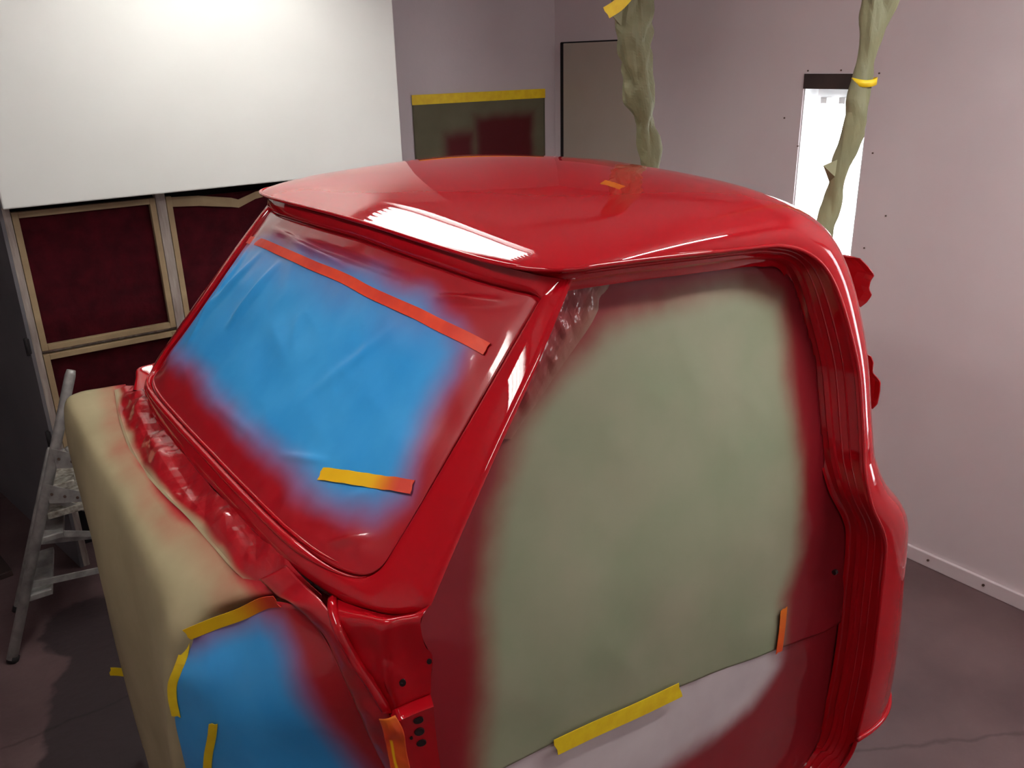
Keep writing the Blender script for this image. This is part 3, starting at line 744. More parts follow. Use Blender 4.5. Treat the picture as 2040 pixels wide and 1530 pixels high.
# low dolly the cab stands on
dl = empty('cab_dolly', (1.35, YC, FZ), 'low dark steel dolly under the red cab', 'dolly')
for y in (YC - .45, YC + .45): box('beam', (1.35, y, FZ + .06), (1.5, .08, .08), M['black'], dl)
for x in (.75, 1.95): box('beam', (x, YC, FZ + .06), (.08, .82, .06), M['black'], dl)

# ================================================================== masking on the cab
def ribbon(name, pts, width_dir, width, mat_, label=None, cat='tape', paint=None, n=40, lift=(0, 0, 0), parent=None, torn=True, th=.0012):
    """a flat strip of tape following a 3D line"""
    P = resample(pts, n) + np.asarray(lift)
    W = np.asarray(width_dir, float)
    W = np.tile(W, (n, 1)) if W.ndim == 1 else param(W, n)
    W = W / np.linalg.norm(W, axis=1)[:, None]
    rows = [P + W * width * k for k in (-.5, -.17, .17, .5)]
    if torn:
        T = P[1] - P[0]; T /= np.linalg.norm(T)
        rows[0][0] += T * .004; rows[2][0] += T * .003; rows[1][-1] -= T * .003
    at = None
    if paint is not None: at = {'paint': np.tile([paint(i / (n - 1)) for i in range(n)], 4)}
    o = mesh(name, np.concatenate(rows), grid_faces(4, n), mat_, parent, solid=th, offset=0, attr=at, smooth=False)
    if label: tag(o, label, cat)
    return o
# ---- windshield film
def coons(top, bot, left, right):
    """top/bot run along u, left/right along v (bottom to top)"""
    nu, nv = len(top), len(left)
    u = np.linspace(0, 1, nu)[:, None, None]; v = np.linspace(0, 1, nv)[None, :, None]
    S = (1 - v) * bot[:, None] + v * top[:, None] + (1 - u) * left[None] + u * right[None]
    S -= (1 - u) * (1 - v) * bot[0] + u * (1 - v) * bot[-1] + (1 - u) * v * top[0] + u * v * top[-1]
    return S
NU, NV = 150, 110
film_c = cen
def inset(c, k=.012, d=.006): return c + (film_c - c) * k - NWS * d
top = resample(np.concatenate([mir(param(R_TOP, 30)[::-1]), param(R_TOP, 30)[1:]]), NU)
bot = resample(np.concatenate([mir(param(R_BOT, 40)[::-1]), param(R_BOT, 40)[1:]]) if False else np.concatenate([mir(param(R_BOT, 40)), param(R_BOT, 40)[::-1][1:]]), NU)
rs = resample(R_SIDE[::-1], NV); ls = mir(rs)
S = coons(inset(top), inset(bot), inset(ls), inset(rs))
SL = np.array([.671, 0, .742])
def ws(px_, py_):
    p = atN(px_, py_, NWS, (.74, YC, 1.465)); return p[1], float(np.dot(p - np.array([.56, YC, 1.245]), SL))
blue_poly = [ws(*q) for q in [(395, 560), (330, 700), (385, 740), (455, 810), (505, 868), (560, 925), (620, 985), (700, 1035), (745, 1035), (795, 990), (818, 935), (838, 880), (868, 815), (900, 745), (925, 690), (915, 640), (850, 590), (760, 545), (640, 505), (580, 490), (520, 470), (470, 480)]]
Pf = S.reshape(-1, 3)
fy = Pf[:, 1]; fs = (Pf - np.array([.56, YC, 1.245])) @ SL
sd = poly_sdf(fy, fs, blue_poly)
wob = np.array([nz(p, 6, 3.1) for p in Pf]) * .02 + np.array([nz(p, 16, 1.1) for p in Pf]) * .006
pt = 1 - sstep(-.045, .07, sd + wob)
# thin overspray fading across the upper part
pt = np.maximum(pt, .24 * sstep(.34, .52, fs + wob))
# creases: soft bag folds plus a few directed pleats
disp = np.zeros(len(Pf))
for i, p in enumerate(Pf):
    a = .5 * nz(p, 3.0, 2.0) + .35 * nz((p[0] + p[1] * .6, p[1] * .5, p[2]), 7, 5.0)
    disp[i] = .010 * a + .0022 * ridged((p[0] * 1.2, p[1] * .8 - p[0], p[2]), 9, 4.4)
U_ = np.repeat(np.linspace(0, 1, NU), NV); V_ = np.tile(np.linspace(0, 1, NV), NU)
edge_w = np.clip(np.minimum(np.minimum(U_, 1 - U_), np.minimum(V_, 1 - V_)) * 14, 0, 1)
def pleat(u0, v0, u1, v1, w, h):
    ex, ey = u1 - u0, v1 - v0
    t = np.clip(((U_ - u0) * ex + (V_ - v0) * ey) / (ex * ex + ey * ey), 0, 1)
    d = np.hypot(U_ - u0 - t * ex, V_ - v0 - t * ey)
    return h * np.exp(-(d / w)**2) * np.sin(np.pi * np.clip(t * .9 + .05, 0, 1))
S0 = S.reshape(-1, 3)
def fuv(px_, py_):
    r = ray(px_, py_); dd_ = S0 - CAM; t_ = dd_ @ r
    k = int(np.argmin(np.linalg.norm(dd_ - t_[:, None] * r, axis=1))); return U_[k], V_[k]
for q0, q1, w_, h_ in [((556, 524), (452, 650), .011, .013), ((520, 500), (400, 640), .013, .011), ((500, 490), (372, 690), .011, .011), ((545, 455), (700, 535), .015, .013), ((560, 470), (860, 575), .014, -.013),
                       ((590, 810), (800, 640), .015, .004), ((860, 590), (1010, 600), .012, .012), ((560, 905), (650, 918), .012, .008), ((650, 1085), (735, 1062), .010, .008), ((690, 1000), (765, 968), .012, .007), ((420, 800), (520, 880), .02, .004)]:
    a = (*fuv(*q0), *fuv(*q1), w_, h_)
    disp += pleat(*a)
# crumple of the paint-stiffened lower near corner
for i, p in enumerate(Pf):
    k = max(0, min(1, (U_[i] - .45) * 3)) * max(0, 1 - V_[i] / .22)
    if k > 0: disp[i] += k * .007 * crumple(p, 10)
Pf = Pf + NWS * (disp * edge_w)[:, None]
wf = mesh('windshield_masking_film', Pf, grid_faces(NU, NV), M['film_blue'], attr={'paint': pt}, solid=.0006)
tag(wf, 'blue masking film filling the windshield opening, red overspray round its edges', 'masking film')
Sg = Pf.reshape(NU, NV, 3)
def on_film(px_, py_):
    """nearest film vertex to a sight line"""
    r = ray(px_, py_); d = Pf - CAM; t = d @ r
    e = np.linalg.norm(d - t[:, None] * r, axis=1)
    return Pf[np.argmin(e)]
def tape_on_film(name, pix, width, m_, label, paint=None, n=40, out=.0045):
    px2 = resample([(a_, b_, 0) for a_, b_ in pix], 44)
    P = np.array([on_film(a_, b_) for a_, b_, _ in px2])
    for _ in range(4): P[1:-1] = (P[:-2] + 2 * P[1:-1] + P[2:]) / 4
    return ribbon(name, P[::3] + NWS * out, np.cross(P[-1] - P[0], NWS), width, m_, label, paint=paint, n=n)
tape_on_film('masking_tape', [(488, 474), (530, 487), (575, 508), (650, 540), (760, 593), (860, 641), (950, 685), (985, 706)], .026, M['tape_orange'], 'long orange oversprayed tape strip across the top of the windshield film')
tape_on_film('masking_tape', [(641, 945), (700, 953), (760, 962), (828, 973)], .027, M['tape_sprayed'], 'short yellow tape strip low on the windshield film, red at one end', paint=lambda t: float(sstep(.55, .95, t)) * .95 + .12)

# ---- door masking paper
def paper_y(z): return 1.055 + .21 * .07 * math.log1p(math.exp(min(40.0, (z - 1.0) / .07))) + .098
def on_door(px_, py_, off=0.0):
    p = atY(px_, py_, 1.2)
    for _ in range(12): p = atY(px_, py_, paper_y(p[2]) + off)
    return p
nj = len(JE)
# inner outline of the opening (jamb inner edge) closed by the hinge post and windshield pillar
ia = os_ + np.array([.03, .075, -.02])
outl = np.concatenate([resample(J_IN, 90), [(.66, 1.17, .02), (.61, 1.17, .4), (.605, 1.17, .8), (.61, 1.18, 1.1)], ia[::-1][::4]])
def paper_sheet(name, nx, nz_, x0, x1, z0, z1, keep, paint_f, m_, seed, amp=.006, off=0.0, lo=None, hi=None):
    xs = np.linspace(x0, x1, nx); zs = np.linspace(z0, z1, nz_)
    V = []; idx = {}; Fq = []; pa = []
    if lo is not None:
        G = np.array([[(x, 0, z) for z in np.linspace(float(lo(x)), z1, nz_)] for x in xs]).reshape(-1, 3)
    elif hi is not None:
        G = np.array([[(x, 0, z) for z in np.linspace(z0, float(hi(x)), nz_)] for x in xs]).reshape(-1, 3)
    G[:, 1] = [paper_y(z) + off for z in G[:, 2]]
    kp = keep(G[:, 0], G[:, 2])
    pv = paint_f(G[:, 0], G[:, 2])
    for i, p in enumerate(G):
        if kp[i]:
            d = amp * (nz(p, 2.6, seed) + .5 * nz(p, 6, seed + 3)) + .0018 * ridged((p[0] + p[2] * .5, p[1], p[2] * .7), 6, seed)
            idx[i] = len(V); V.append(p + [0, -d, 0]); pa.append(pv[i])
    for i in range(nx - 1):
        for j in range(nz_ - 1):
            q = (i * nz_ + j, (i + 1) * nz_ + j, (i + 1) * nz_ + j + 1, i * nz_ + j + 1)
            if all(k in idx for k in q): Fq.append(tuple(idx[k] for k in q))
    return mesh(name, V, Fq, m_, attr={'paint': pa}, solid=.0008)
oxz = [(p[0], p[2]) for p in outl]
DP = lambda q, o=0: (lambda p: (p[0], p[2]))(on_door(*q, o))
clear_poly = [DP(q) for q in [(945, 1700), (955, 1200), (985, 1020), (1040, 860), (1120, 740), (1210, 660), (1330, 590), (1470, 575), (1545, 600), (1572, 760), (1590, 900), (1590, 1100), (1560, 1190), (1548, 1330), (1500, 1410), (1400, 1490), (1300, 1560), (1250, 1700)]]
def door_paint(x, z):
    sdv = poly_sdf(x, z, clear_poly)
    w = np.array([nz((a, b, 0), 5, 9.0) for a, b in zip(x, z)]) * .02
    return 1 - sstep(-.05, .055, sdv + w)
edge_line = [DP(q) for q in [(1000, 1530), (1110, 1475), (1230, 1420), (1355, 1368), (1450, 1330), (1545, 1293), (1640, 1260)]]
ex = np.array([p[0] for p in edge_line]); ez = np.array([p[1] for p in edge_line])
def low_edge(x): return np.where(x < ex[0], ez[0] + (x - ex[0]) * (ez[1] - ez[0]) / (ex[1] - ex[0]), np.interp(x, ex, ez))
def keep_up(x, z): return poly_sdf(x, z, oxz) > -.014
def keep_lo(x, z): return poly_sdf(x, z, oxz) > -.014
dp = paper_sheet('door_masking_paper', 150, 190, .55, 2.1, -.05, 1.75, keep_up, door_paint, M['paper_door'], 1.0, lo=lambda x: low_edge(np.array(x)))
tag(dp, 'olive green masking paper over the door opening, red overspray round the rim', 'masking paper')
lp = paper_sheet('lower_masking_paper', 110, 90, .55, 2.1, -.05, 1.0, keep_lo, door_paint, M['paper_white'], 5.0, off=.006, amp=.006, hi=lambda x: low_edge(np.array(x)) + .05)
tag(lp, 'pale grey masking paper at the bottom of the door opening under the yellow tape', 'masking paper')
P = [on_door(*q, -.012) for q in [(1106, 1490), (1180, 1455), (1270, 1415), (1356, 1374)]]
wd = on_door(1235, 1457, -.012) - on_door(1222, 1418, -.012)
ribbon('masking_tape', P, wd, .050, M['tape'], 'wide yellow tape strip joining the two papers in the door opening')
P = [on_door(*q, -.010) for q in [(1562, 1212), (1558, 1255), (1552, 1300)]]
ribbon('masking_tape', P, (1, 0, 0), .026, M['tape_sprayed'], 'small red sprayed tape tab at the rear edge of the door paper', paint=lambda t: .75 + .2 * t)

A_ = resample([on_door(*q, -.03) for q in [(1140, 548), (1095, 640), (1052, 722), (1018, 800), (985, 872)]], 100)
B_ = resample([on_door(*q, -.004) for q in [(1222, 552), (1180, 640), (1122, 725), (1072, 800), (1018, 875)]], 100)
V, pa = [], []
for i in range(100):
    for j in range(30):
        t = j / 29; p = A_[i] * (1 - t) + B_[i] * t
        V.append(p + np.array([-.25, -.9, .2]) * (.012 * crumple(p, 9) + .006 * crumple(p + 1.7, 21)) * math.sin(math.pi * (.08 + .84 * t))); pa.append(1.0 - .35 * t * t)
o = mesh('crinkled_pillar_film', V, grid_faces(100, 30), M['paper_door'], attr={'paint': pa}, solid=.0006, smooth=False)
tag(o, 'narrow crinkled red film strip beside the windshield pillar in the door opening', 'masking film')

# ---- front drape: beige paper from the cowl over the engine bay
dr = []
far_top = [(.49, 2.80, 1.165), (.43, 2.80, 1.168), (.36, 2.79, 1.176), (.318, 2.765, 1.168)]
rows_d = [
    [(.485, 2.79, 1.165), (.478, 2.45, 1.165), (.475, 2.10, 1.165), (.473, 1.80, 1.165), (.470, 1.56, 1.16), (.455, 1.42, 1.15)],
    [(.42, 2.79, 1.168), (.41, 2.45, 1.155), (.40, 2.10, 1.150), (.395, 1.80, 1.148), (.385, 1.62, 1.135), (.385, 1.50, 1.118)],
    [(.35, 2.785, 1.172), (.345, 2.45, 1.145), (.34, 2.10, 1.135), (.335, 1.80, 1.125), (.325, 1.66, 1.105), (.325, 1.56, 1.075)],
    [(.312, 2.765, 1.165), (.304, 2.45, 1.128), (.300, 2.10, 1.112), (.295, 1.80, 1.098), (.290, 1.67, 1.075), (.287, 1.575, 1.035)],
    [(.292, 2.755, 1.10), (.282, 2.45, 1.05), (.280, 2.10, 1.03), (.276, 1.82, 1.01), (.272, 1.70, .99), (.268, 1.60, .95)],
    [(.282, 2.75, .85), (.262, 2.45, .82), (.262, 2.12, .80), (.256, 1.86, .78), (.252, 1.74, .76), (.246, 1.64, .74)],
    [(.285, 2.75, .45), (.268, 2.45, .44), (.262, 2.14, .42), (.252, 1.90, .40), (.248, 1.78, .38), (.240, 1.69, .36)],
    [(.30, 2.75, -.16), (.285, 2.45, -.16), (.275, 2.16, -.16), (.262, 1.94, -.16), (.256, 1.82, -.16), (.248, 1.74, -.16)],
]
for r in rows_d:
    e = np.array(r[-1]); r.append(tuple(e + [.035, -.022, -.010])); r.append(tuple(e + [.12, -.055, -.02]))
cols = [resample(r, 100) for r in rows_d]
ND = 120
G = np.array([resample([c[i] for c in cols], ND) for i in range(100)])        # 100 x ND
Gf = G.reshape(-1, 3)
red_line = [(215, 775), (225, 800), (240, 860), (262, 930), (300, 975), (330, 1015), (370, 1050), (410, 1095), (450, 1140), (500, 1180), (545, 1192)]
def top_xy(q):
    p = atZ(*q, 1.15); return p[0], p[1]
rl = [top_xy(q) for q in red_line]
red_poly = rl + [(.6, 1.3), (.7, 2.0), (.6, 2.95)]
sdr = poly_sdf(Gf[:, 0], Gf[:, 1], red_poly)
wb = np.array([nz(p, 7, 1.7) for p in Gf]) * .014
pd = sstep(-.012, .03, sdr + wb) * (Gf[:, 2] > 1.0)
pd = np.maximum(pd, .35 * sstep(-.06, .0, sdr + wb * 2) * (Gf[:, 2] > 1.02))
for i, p in enumerate(Gf):
    fold = 0
    if p[2] < 1.12:
        fold = .010 * math.sin(p[1] * 9 + 1.2 * nz((0, p[1], p[2]), 1.5, 2)) * min(1, (1.12 - p[2]) * 2.5)
    Gf[i] = p + np.array([-fold + .006 * nz(p, 2.5, 8), 0, .004 * nz(p, 3.5, 3) if p[2] > 1.0 else 0])
bp_ = mesh('beige_masking_paper', Gf, grid_faces(100, ND), M['paper_beige'], attr={'paint': pd}, solid=.0008)
tag(bp_, 'beige masking paper draped from the cowl down the front of the cab to the floor', 'masking paper')

# crinkled, paint-soaked film strip between cowl and paper
inner = [(289, 762, 1.178), (317, 825, 1.178), (351, 884, 1.178), (390, 935, 1.178), (430, 990, 1.178), (475, 1030, 1.178), (540, 1085, 1.18), (590, 1148, 1.182), (640, 1195, 1.18)]
outer = [(228, 778, 1.172), (240, 845, 1.165), (268, 915, 1.165), (325, 985, 1.165), (372, 1030, 1.165), (420, 1085, 1.163), (480, 1150, 1.16), (545, 1195, 1.155), (596, 1232, 1.145)]
NI, NJ = 260, 64
a = resample([atZ(*q) for q in inner], NI); b = resample([atZ(*q) for q in outer], NI)
def on_cloud(px_, py_, c):
    r = ray(px_, py_); dd_ = c - CAM; t_ = dd_ @ r
    return CAM + r * t_[np.argmin(np.linalg.norm(dd_ - t_[:, None] * r, axis=1))]
b = resample([on_cloud(x_, y_, Gf) for x_, y_, _ in outer], NI)
V, pa = [], []
for i in range(NI):
    for j in range(NJ):
        t = j / (NJ - 1); p = a[i] * (1 - t) + b[i] * t
        k = math.sin(math.pi * min(1, t * 1.05 + .02)) ** .6
        h = .044 * crumple((p[0] * 1.3, p[1] * .8, p[2]), 4.2) + .010 * crumple(p + 3.3, 12) + .006 * nz(p, 5, 1.0)
        p = p + np.array([-.3 * h, 0, h]) * k * (1 - .75 * t) + [0, 0, .0012 + .014 * (1 - t)]
        V.append(p)
        fade = 1 - float(sstep(.74, 1.0, t + .22 * nz((p[0], p[1], 0), 8, 6)))
        pa.append(max(.05, fade))
cf_ = mesh('crinkled_masking_film', V, grid_faces(NI, NJ), M['film_red'], attr={'paint': pa}, solid=.0006, smooth=False)
tag(cf_, 'crinkled wet red masking film along the bottom of the windshield', 'masking film')

# ---- blue film on the near side of the front
tl = [(545, 1196, 1.425), (470, 1228, 1.475), (372, 1268, 1.585)]
def lrow(L): return np.array([atY(x, y, Y_) for x, y, Y_ in L])
blue_rows = [
    [(372, 1266, 1.580), (420, 1246, 1.53), (480, 1222, 1.47), (545, 1194, 1.40), (606, 1206, 1.315)],
    [(366, 1300, 1.590), (420, 1285, 1.52), (490, 1268, 1.45), (560, 1250, 1.375), (640, 1252, 1.285)],
    [(348, 1360, 1.600), (415, 1350, 1.50), (500, 1342, 1.42), (590, 1335, 1.325), (682, 1330, 1.245)],
    [(352, 1430, 1.625), (420, 1425, 1.50), (510, 1425, 1.40), (615, 1420, 1.305), (716, 1412, 1.220)],
    [(355, 1530, 1.690), (430, 1530, 1.53), (530, 1530, 1.40), (650, 1530, 1.30), (770, 1530, 1.205)],
]
br = [resample(lrow(L), 100) for L in blue_rows]
bottom = br[-1].copy(); bottom[:, 2] = -.14; bottom[:, 1] += .02
mid = br[-1] * .5 + bottom * .5
br += [mid, bottom]
GB = np.array([resample([c[i] for c in br], 110) for i in range(100)]).reshape(-1, 3)
def bxy(q):
    p = atN(*q, (-.86, -.5, 0), (.39, 1.42, 1.0)); return p
bn = np.array([.5, -.86, 0])
def buv(p): return float(np.dot(np.asarray(p) - np.array([.39, 1.42, 1.0]), bn)), float(p[2])
blue2 = [buv(bxy(q)) for q in [(300, 1600), (300, 1290), (400, 1240), (500, 1205), (560, 1235), (600, 1290), (640, 1370), (680, 1450), (740, 1560), (760, 1700), (700, 1900), (300, 1900)]]
uu = (GB - np.array([.39, 1.42, 1.0])) @ bn
sdb = poly_sdf(uu, GB[:, 2], blue2)
wb = np.array([nz(p, 7, 4.7) for p in GB]) * .018
pb = 1 - sstep(-.03, .07, sdb + wb)
pb = np.where(GB[:, 2] < .3, 0, pb)
for i, p in enumerate(GB):
    h = .012 * nz(p, 3, 6.1) + .006 * (ridged((p[0] + p[2] * .4, p[1], p[2] * .6), 6, 2.0) - .5)
    GB[i] = p + np.array([-.7, -.7, 0]) * h + np.array([-.006, -.006, .002])
o = mesh('front_masking_film', GB, grid_faces(100, 110), M['film_blue'], attr={'paint': pb}, solid=.0006)
tag(o, 'blue masking film hanging below the cowl corner beside the beige paper', 'masking film')
PB = GB
def on_blue(px_, py_, cloud=None):
    c = PB if cloud is None else cloud
    r = ray(px_, py_); d = c - CAM; t = d @ r
    return c[np.argmin(np.linalg.norm(d - t[:, None] * r, axis=1))]
OUT2 = np.array([-.6, -.75, .25]); OUT2 /= np.linalg.norm(OUT2)
P = [np.asarray(on_blue(*q)) for q in [(375, 1268), (425, 1245), (480, 1221), (530, 1200), (556, 1190)]]
P = [p + OUT2 * .007 + [0, 0, .003] for p in P]
ribbon('masking_tape', P, (-.3, .3, .8), .026, M['tape_sprayed'], 'yellow tape edging the top of the front blue film, orange towards the cowl', paint=lambda t: float(sstep(.45, .95, t)), n=30)
P = [np.asarray(on_blue(*q)) + OUT2 * .006 for q in [(372, 1266), (368, 1295), (360, 1328), (346, 1360), (347, 1390), (353, 1422)]]
ribbon('masking_tape', P, (-.7, .7, .1), .020, M['tape'], 'yellow tape down the edge where beige paper meets blue film', n=30)
P = [np.asarray(on_blue(*q)) + OUT2 * .006 for q in [(427, 1437), (424, 1470), (418, 1500), (415, 1545)]]
ribbon('masking_tape', P, (.6, -.6, 0), .019, M['tape'], 'short upright yellow tape strip on the front blue film', n=20)
p = atY(232, 1338, 2.76)
ribbon('masking_tape', [p + [-.02, 0, .01], p, p + [.03, 0, -.02]], (.3, 0, .9), .03, M['tape'], 'scrap of yellow tape sticking out behind the beige paper', n=8)

# ---- red painted edging strip along the cowl side
si = [(575, 1122, 1.43), (600, 1152, 1.375), (652, 1204, 1.262), (700, 1296, 1.200), (724, 1334, 1.178), (752, 1374, 1.155), (775, 1414, 1.135), (800, 1470, 1.13), (822, 1530, 1.128)]
so = [(520, 1150, 1.47), (552, 1180, 1.42), (590, 1202, 1.33), (640, 1252, 1.275), (668, 1302, 1.245), (690, 1350, 1.225), (712, 1400, 1.208), (738, 1460, 1.198), (772, 1530, 1.19)]
A_ = resample(lrow(si), 70); B_ = resample(lrow(so), 70)
V, pa = [], []
for i in range(70):
    for j in range(14):
        t = j / 13; p = A_[i] * (1 - t) + B_[i] * t
        V.append(p + OUT2 * (.010 + .006 * math.sin(math.pi * t) + .003 * (ridged(p, 18, 3) - .5))); pa.append(1.0 if t < .8 else 1.0 - (t - .8) * .8)
o = mesh('sprayed_masking_strip', V, grid_faces(70, 14), M['film_red'], attr={'paint': pa}, solid=.001)
tag(o, 'smooth red-sprayed masking strip along the cowl side edge', 'masking film')
# crumpled tape end at the bottom
A_ = resample([atY(*q) for q in [(758, 1425, 1.118), (765, 1450, 1.112), (772, 1490, 1.108), (785, 1540, 1.105)]], 26); B_ = resample([atY(*q) for q in [(790, 1418, 1.10), (806, 1445, 1.095), (812, 1490, 1.093), (822, 1540, 1.09)]], 26)
V, pa = [], []
for i in range(26):
    for j in range(16):
        t = j / 15; p = A_[i] * (1 - t) + B_[i] * t
        V.append(p + OUT2 * (.012 + .010 * crumple(p, 16))); pa.append(.9 + .35 * nz(p, 14, 2) - (.8 if abs(t - .3) < .06 and i > 9 else 0))
o = mesh('crumpled_tape', V, grid_faces(26, 16), M['tape_sprayed'], attr={'paint': np.clip(pa, 0, 1)}, solid=.001)
tag(o, 'crumpled orange-red tape end at the foot of the cowl side', 'tape')

# ---- stiff red-painted paper flaps behind the rear pillar
def flap(pts, depth, label, name='painted_paper_flap'):
    rows_ = []
    P0 = np.array(pts); P = np.stack([np.interp(np.linspace(0, len(P0) - 1, 24), np.arange(len(P0)), P0[:, k_]) for k_ in range(3)], 1)
    for k, t in enumerate(np.linspace(0, 1, 8)):
        rows_.append(P + np.array([.02 * math.sin(t * 5), depth * t, -.01 * t]) + [0, 0, 0])
    o = loft(name, rows_, M['film_red'], None, solid=.002, smooth=False, attr={'paint': np.ones(24 * 8)})
    return tag(o, label, 'paper flap')
f1 = [atX(*q, 2.13) for q in [(1690, 513), (1712, 514), (1730, 532), (1742, 548), (1734, 560), (1731, 575), (1737, 588), (1726, 603), (1714, 612)]]
flap(f1, .22, 'stiff red-painted paper flap behind the top of the rear pillar')
f2 = [atX(*q, 2.11) for q in [(1735, 710), (1740, 722), (1738, 742), (1754, 760), (1753, 780), (1748, 805), (1738, 815)]]
flap(f2, .16, 'small red-painted paper flap low behind the rear pillar')

# ================================================================== hanging paper-wrapped lines
def wrapped(name, pix, Yp, wid, label, seed, n=150, seg=44, drop=None):
    P0 = [atY(x, y, Y_) for (x, y), Y_ in zip(pix, Yp)]
    top_ = P0[0] + (P0[0] - P0[1]) / (P0[0] - P0[1])[2] * (ZC - .03 - P0[0][2])
    if drop is not None: P0 = P0 + drop
    P = resample([top_] + P0, n)
    w = np.interp(np.linspace(0, 1, n), np.linspace(0, 1, len(wid)), wid)
    V = []
    ax = C_R.copy(); ax[2] = 0; ax /= np.linalg.norm(ax); ay = np.array([-ax[1], ax[0], 0])
    for i in range(n):
        for k in range(seg):
            th = 2 * math.pi * k / seg
            q = P[i] + (ax * math.cos(th) + ay * math.sin(th) * .6) * w[i]
            r_ = 1 + .50 * crumple((q[0] + seed, q[1], q[2] * .40), 8) + .22 * crumple((q[0] - seed, q[1], q[2] * .5), 18)
            V.append(P[i] + (q - P[i]) * r_)
    Fq = []
    for i in range(n - 1):
        for k in range(seg):
            k2 = (k + 1) % seg; Fq.append((i * seg + k, i * seg + k2, (i + 1) * seg + k2, (i + 1) * seg + k))
    Fq.append(tuple(range(seg))[::-1]); Fq.append(tuple((n - 1) * seg + k for k in range(seg)))
    r = empty(name, tuple(P[-1]), label, 'wrapped hose', 'paper-wrapped hanging hoses')
    mesh('paper_wrap', V, Fq, M['green_paper'], r, smooth=False)
    return r, P, w
r1, P1, w1 = wrapped('wrapped_hose', [(1265, 0), (1263, 90), (1268, 150), (1283, 230), (1296, 290), (1300, 350)], [2.9] * 6, [.080, .080, .082, .070, .046, .030, .028], 'hanging hose wrapped in crumpled green paper, in front of the beige door', 1.0,
                     drop=[np.array([2.90, 2.9, 1.2])])
# tape and loose paper corner near the top of the first
p = atY(1232, 10, 2.86)
ribbon('tape_wrap', [p + [-.05, .02, -.03], p, p + [.05, -.02, .05]], (.4, -.2, -.6), .05, M['tape'], parent=r1, n=10)
q = [atY(1213, 22, 2.88), atY(1240, 18, 2.86), atY(1238, 52, 2.86), atY(1229, 46, 2.88)]
mesh('loose_corner', q, [(0, 1, 2, 3)], M['green_paper'], r1, solid=.002, smooth=False)
r2, P2, w2 = wrapped('wrapped_hose', [(1748, 0), (1735, 80), (1722, 160), (1712, 215), (1690, 275), (1672, 340), (1655, 420)], [1.75, 1.75, 1.75, 1.75, 1.76, 1.77, 1.78], [.052, .052, .052, .050, .038, .040, .030, .034, .030], 'hanging hose wrapped in green paper crossing the bright light box', 4.0,
                     drop=[np.array([2.56, 1.79, 1.3])])
kz = int(np.argmin(np.abs(P2[:, 2] - atY(1727, 165, 1.75)[2]))); ring_c = P2[kz]
th_ = np.linspace(0, 2 * math.pi, 28, endpoint=False)
ax_ = np.array([C_R[0], C_R[1], 0]); ax_ /= np.linalg.norm(ax_); ay_ = np.array([-ax_[1], ax_[0], 0])
V, f = [], []
for dz_ in (.011, -.011):
    for k in range(28):
        V.append(ring_c + (ax_ * math.cos(th_[k]) + ay_ * math.sin(th_[k]) * .66) * w2[kz] * 1.06 + [0, 0, dz_ + .004 * math.cos(th_[k] * 2)])
f = [(k, (k + 1) % 28, 28 + (k + 1) % 28, 28 + k) for k in range(28)]
mesh('tape_wrap', V, f, M['tape'], r2, solid=.001)
q = [atY(1640, 330, 1.77), atY(1668, 318, 1.76), atY(1663, 352, 1.75), atY(1652, 362, 1.77)]
mesh('loose_corner', q, [(0, 1, 2, 3)], M['green_paper'], r2, solid=.002, smooth=False)

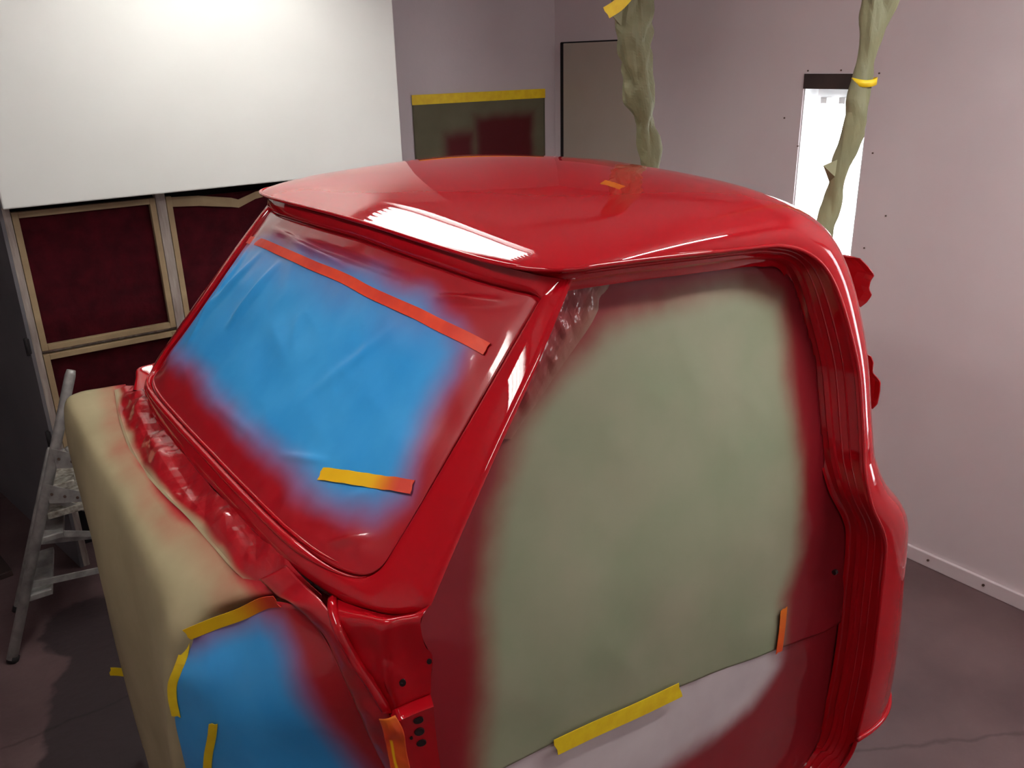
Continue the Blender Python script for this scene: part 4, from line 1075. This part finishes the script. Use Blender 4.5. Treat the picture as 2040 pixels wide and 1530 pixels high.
# ================================================================== step ladder
def ladder():
    r = empty('step_ladder', (.2, 3.85, FZ), 'worn aluminium step ladder with paint-splashed tread beside the beige paper', 'ladder')
    n0, n1 = atZ(25, 1318, FZ), atY(142, 737, 3.80)
    f0, f1 = atZ(35, 1218, FZ), None
    off = f0 - n0; off = np.array([off[0], off[1], 0]); f1 = n1 + off * .92
    def rail(a, b, rad, nm):
        v, f = tube_vf([a, a * .02 + b * .98, b], [rad, rad, rad * .8], 12); return mesh(nm, v, f, M['alu'], r)
    nr_ = rail(n0 + [0, 0, .012], n1, .021, 'front_rail')
    rail(f0 + [0, 0, .012], f0 * .38 + f1 * .62, .016, 'front_rail')
    for p in (n0, f0):
        v, f = tube_vf([p, p + (n1 - n0) * .02], .024, 10); mesh('foot', v, f, M['black'], r)
    def on(a, b, t): return a * (1 - t) + b * t
    for t in (.22, .42, .60):
        a, b = on(n0, n1, t), on(f0, f1, t)
        q = [a + [.01, 0, 0], a + [.10, 0, .0], b + [.10, 0, 0], b + [.01, 0, 0]]
        mesh('step', *quad_prism(q, .025, (0, 0, 1)), M['tread' if t > .5 else 'alu'], r, smooth=False, bevel=.003)
    # back frame and its braces
    bt = on(n0, n1, .72) + np.array([.05, .02, 0]); bf = on(f0, f1, .60) + np.array([.05, 0, 0])
    b0 = np.array([bt[0] + .30, bt[1] - .03, FZ]); c0 = np.array([bf[0] + .30, bf[1] + .03, FZ])
    for a, b in ((b0, bt), (c0, bf)):
        v, f = tube_vf([a, b], .012, 10); mesh('back_leg', v, f, M['alu'], r)
    for t in (.26, .44, .56):
        for A, B, C_, D in ((n0, n1, b0, bt), (f0, f1, c0, bf)):
            s, e = on(A, B, t), on(C_, D, t - .02)
            d = (e - s) / np.linalg.norm(e - s); up = np.array([0, 0, 1.0]); n = np.cross(d, up)
            v, f = quad_prism([s + up * .014, e + up * .014, e - up * .014, s - up * .014], .008, n)
            mesh('side_brace', v, f, M['alu'], r, smooth=False)
    # platform, splashed with paint
    a, b = on(n0, n1, .50), on(f0, f1, .50)
    mesh('platform', *quad_prism([a + [.02, .01, .0], a + [.30, .01, .0], b + [.30, -.01, .0], b + [.02, -.01, .0]], .03, (0, 0, 1)), M['tread'], r, smooth=False, bevel=.004)
    # hinge brackets with rivets
    for t in (.58, .70):
        a = on(n0, n1, t)
        tri = [a + [.0, -.024, .05], a + [.0, -.024, -.04], a + [.12, -.026, -.07], a + [.13, -.026, -.03]]
        br_ = mesh('hinge_bracket', *quad_prism(tri, .004, (0, -1, 0)), M['alu'], r, smooth=False)
        for dx, dz in ((.015, .0), (.06, -.025), (.105, -.045)):
            c = a + [dx, -.026, dz]
            v, f = tube_vf([c, c + [0, -.006, 0]], .006, 8); mesh('rivet', v, f, M['screw'], br_, smooth=False)
ladder()
# dark board lying by the cabinet side
a, b = np.array([.137, 4.372, 0]), np.array([.06, 4.90, 0])
d = (b - a) / np.linalg.norm(b - a); n = np.array([d[1], -d[0], 0])
q = [a - n * .04 + [0, 0, FZ + .03], b - n * .04 + [0, 0, FZ + .03], b - n * .10 + [0, 0, FZ + .03], a - n * .10 + [0, 0, FZ + .03]]
o = mesh('floor_board', *quad_prism(q, .03, (0, 0, 1)), M['board'], smooth=False, bevel=.003); tag(o, 'dark wooden board on the floor beside the grey cabinet side', 'board')

# lift everything so the floor lies at zero
for o in list(COL.objects):
    if o.parent is None: o.location.z += LIFT
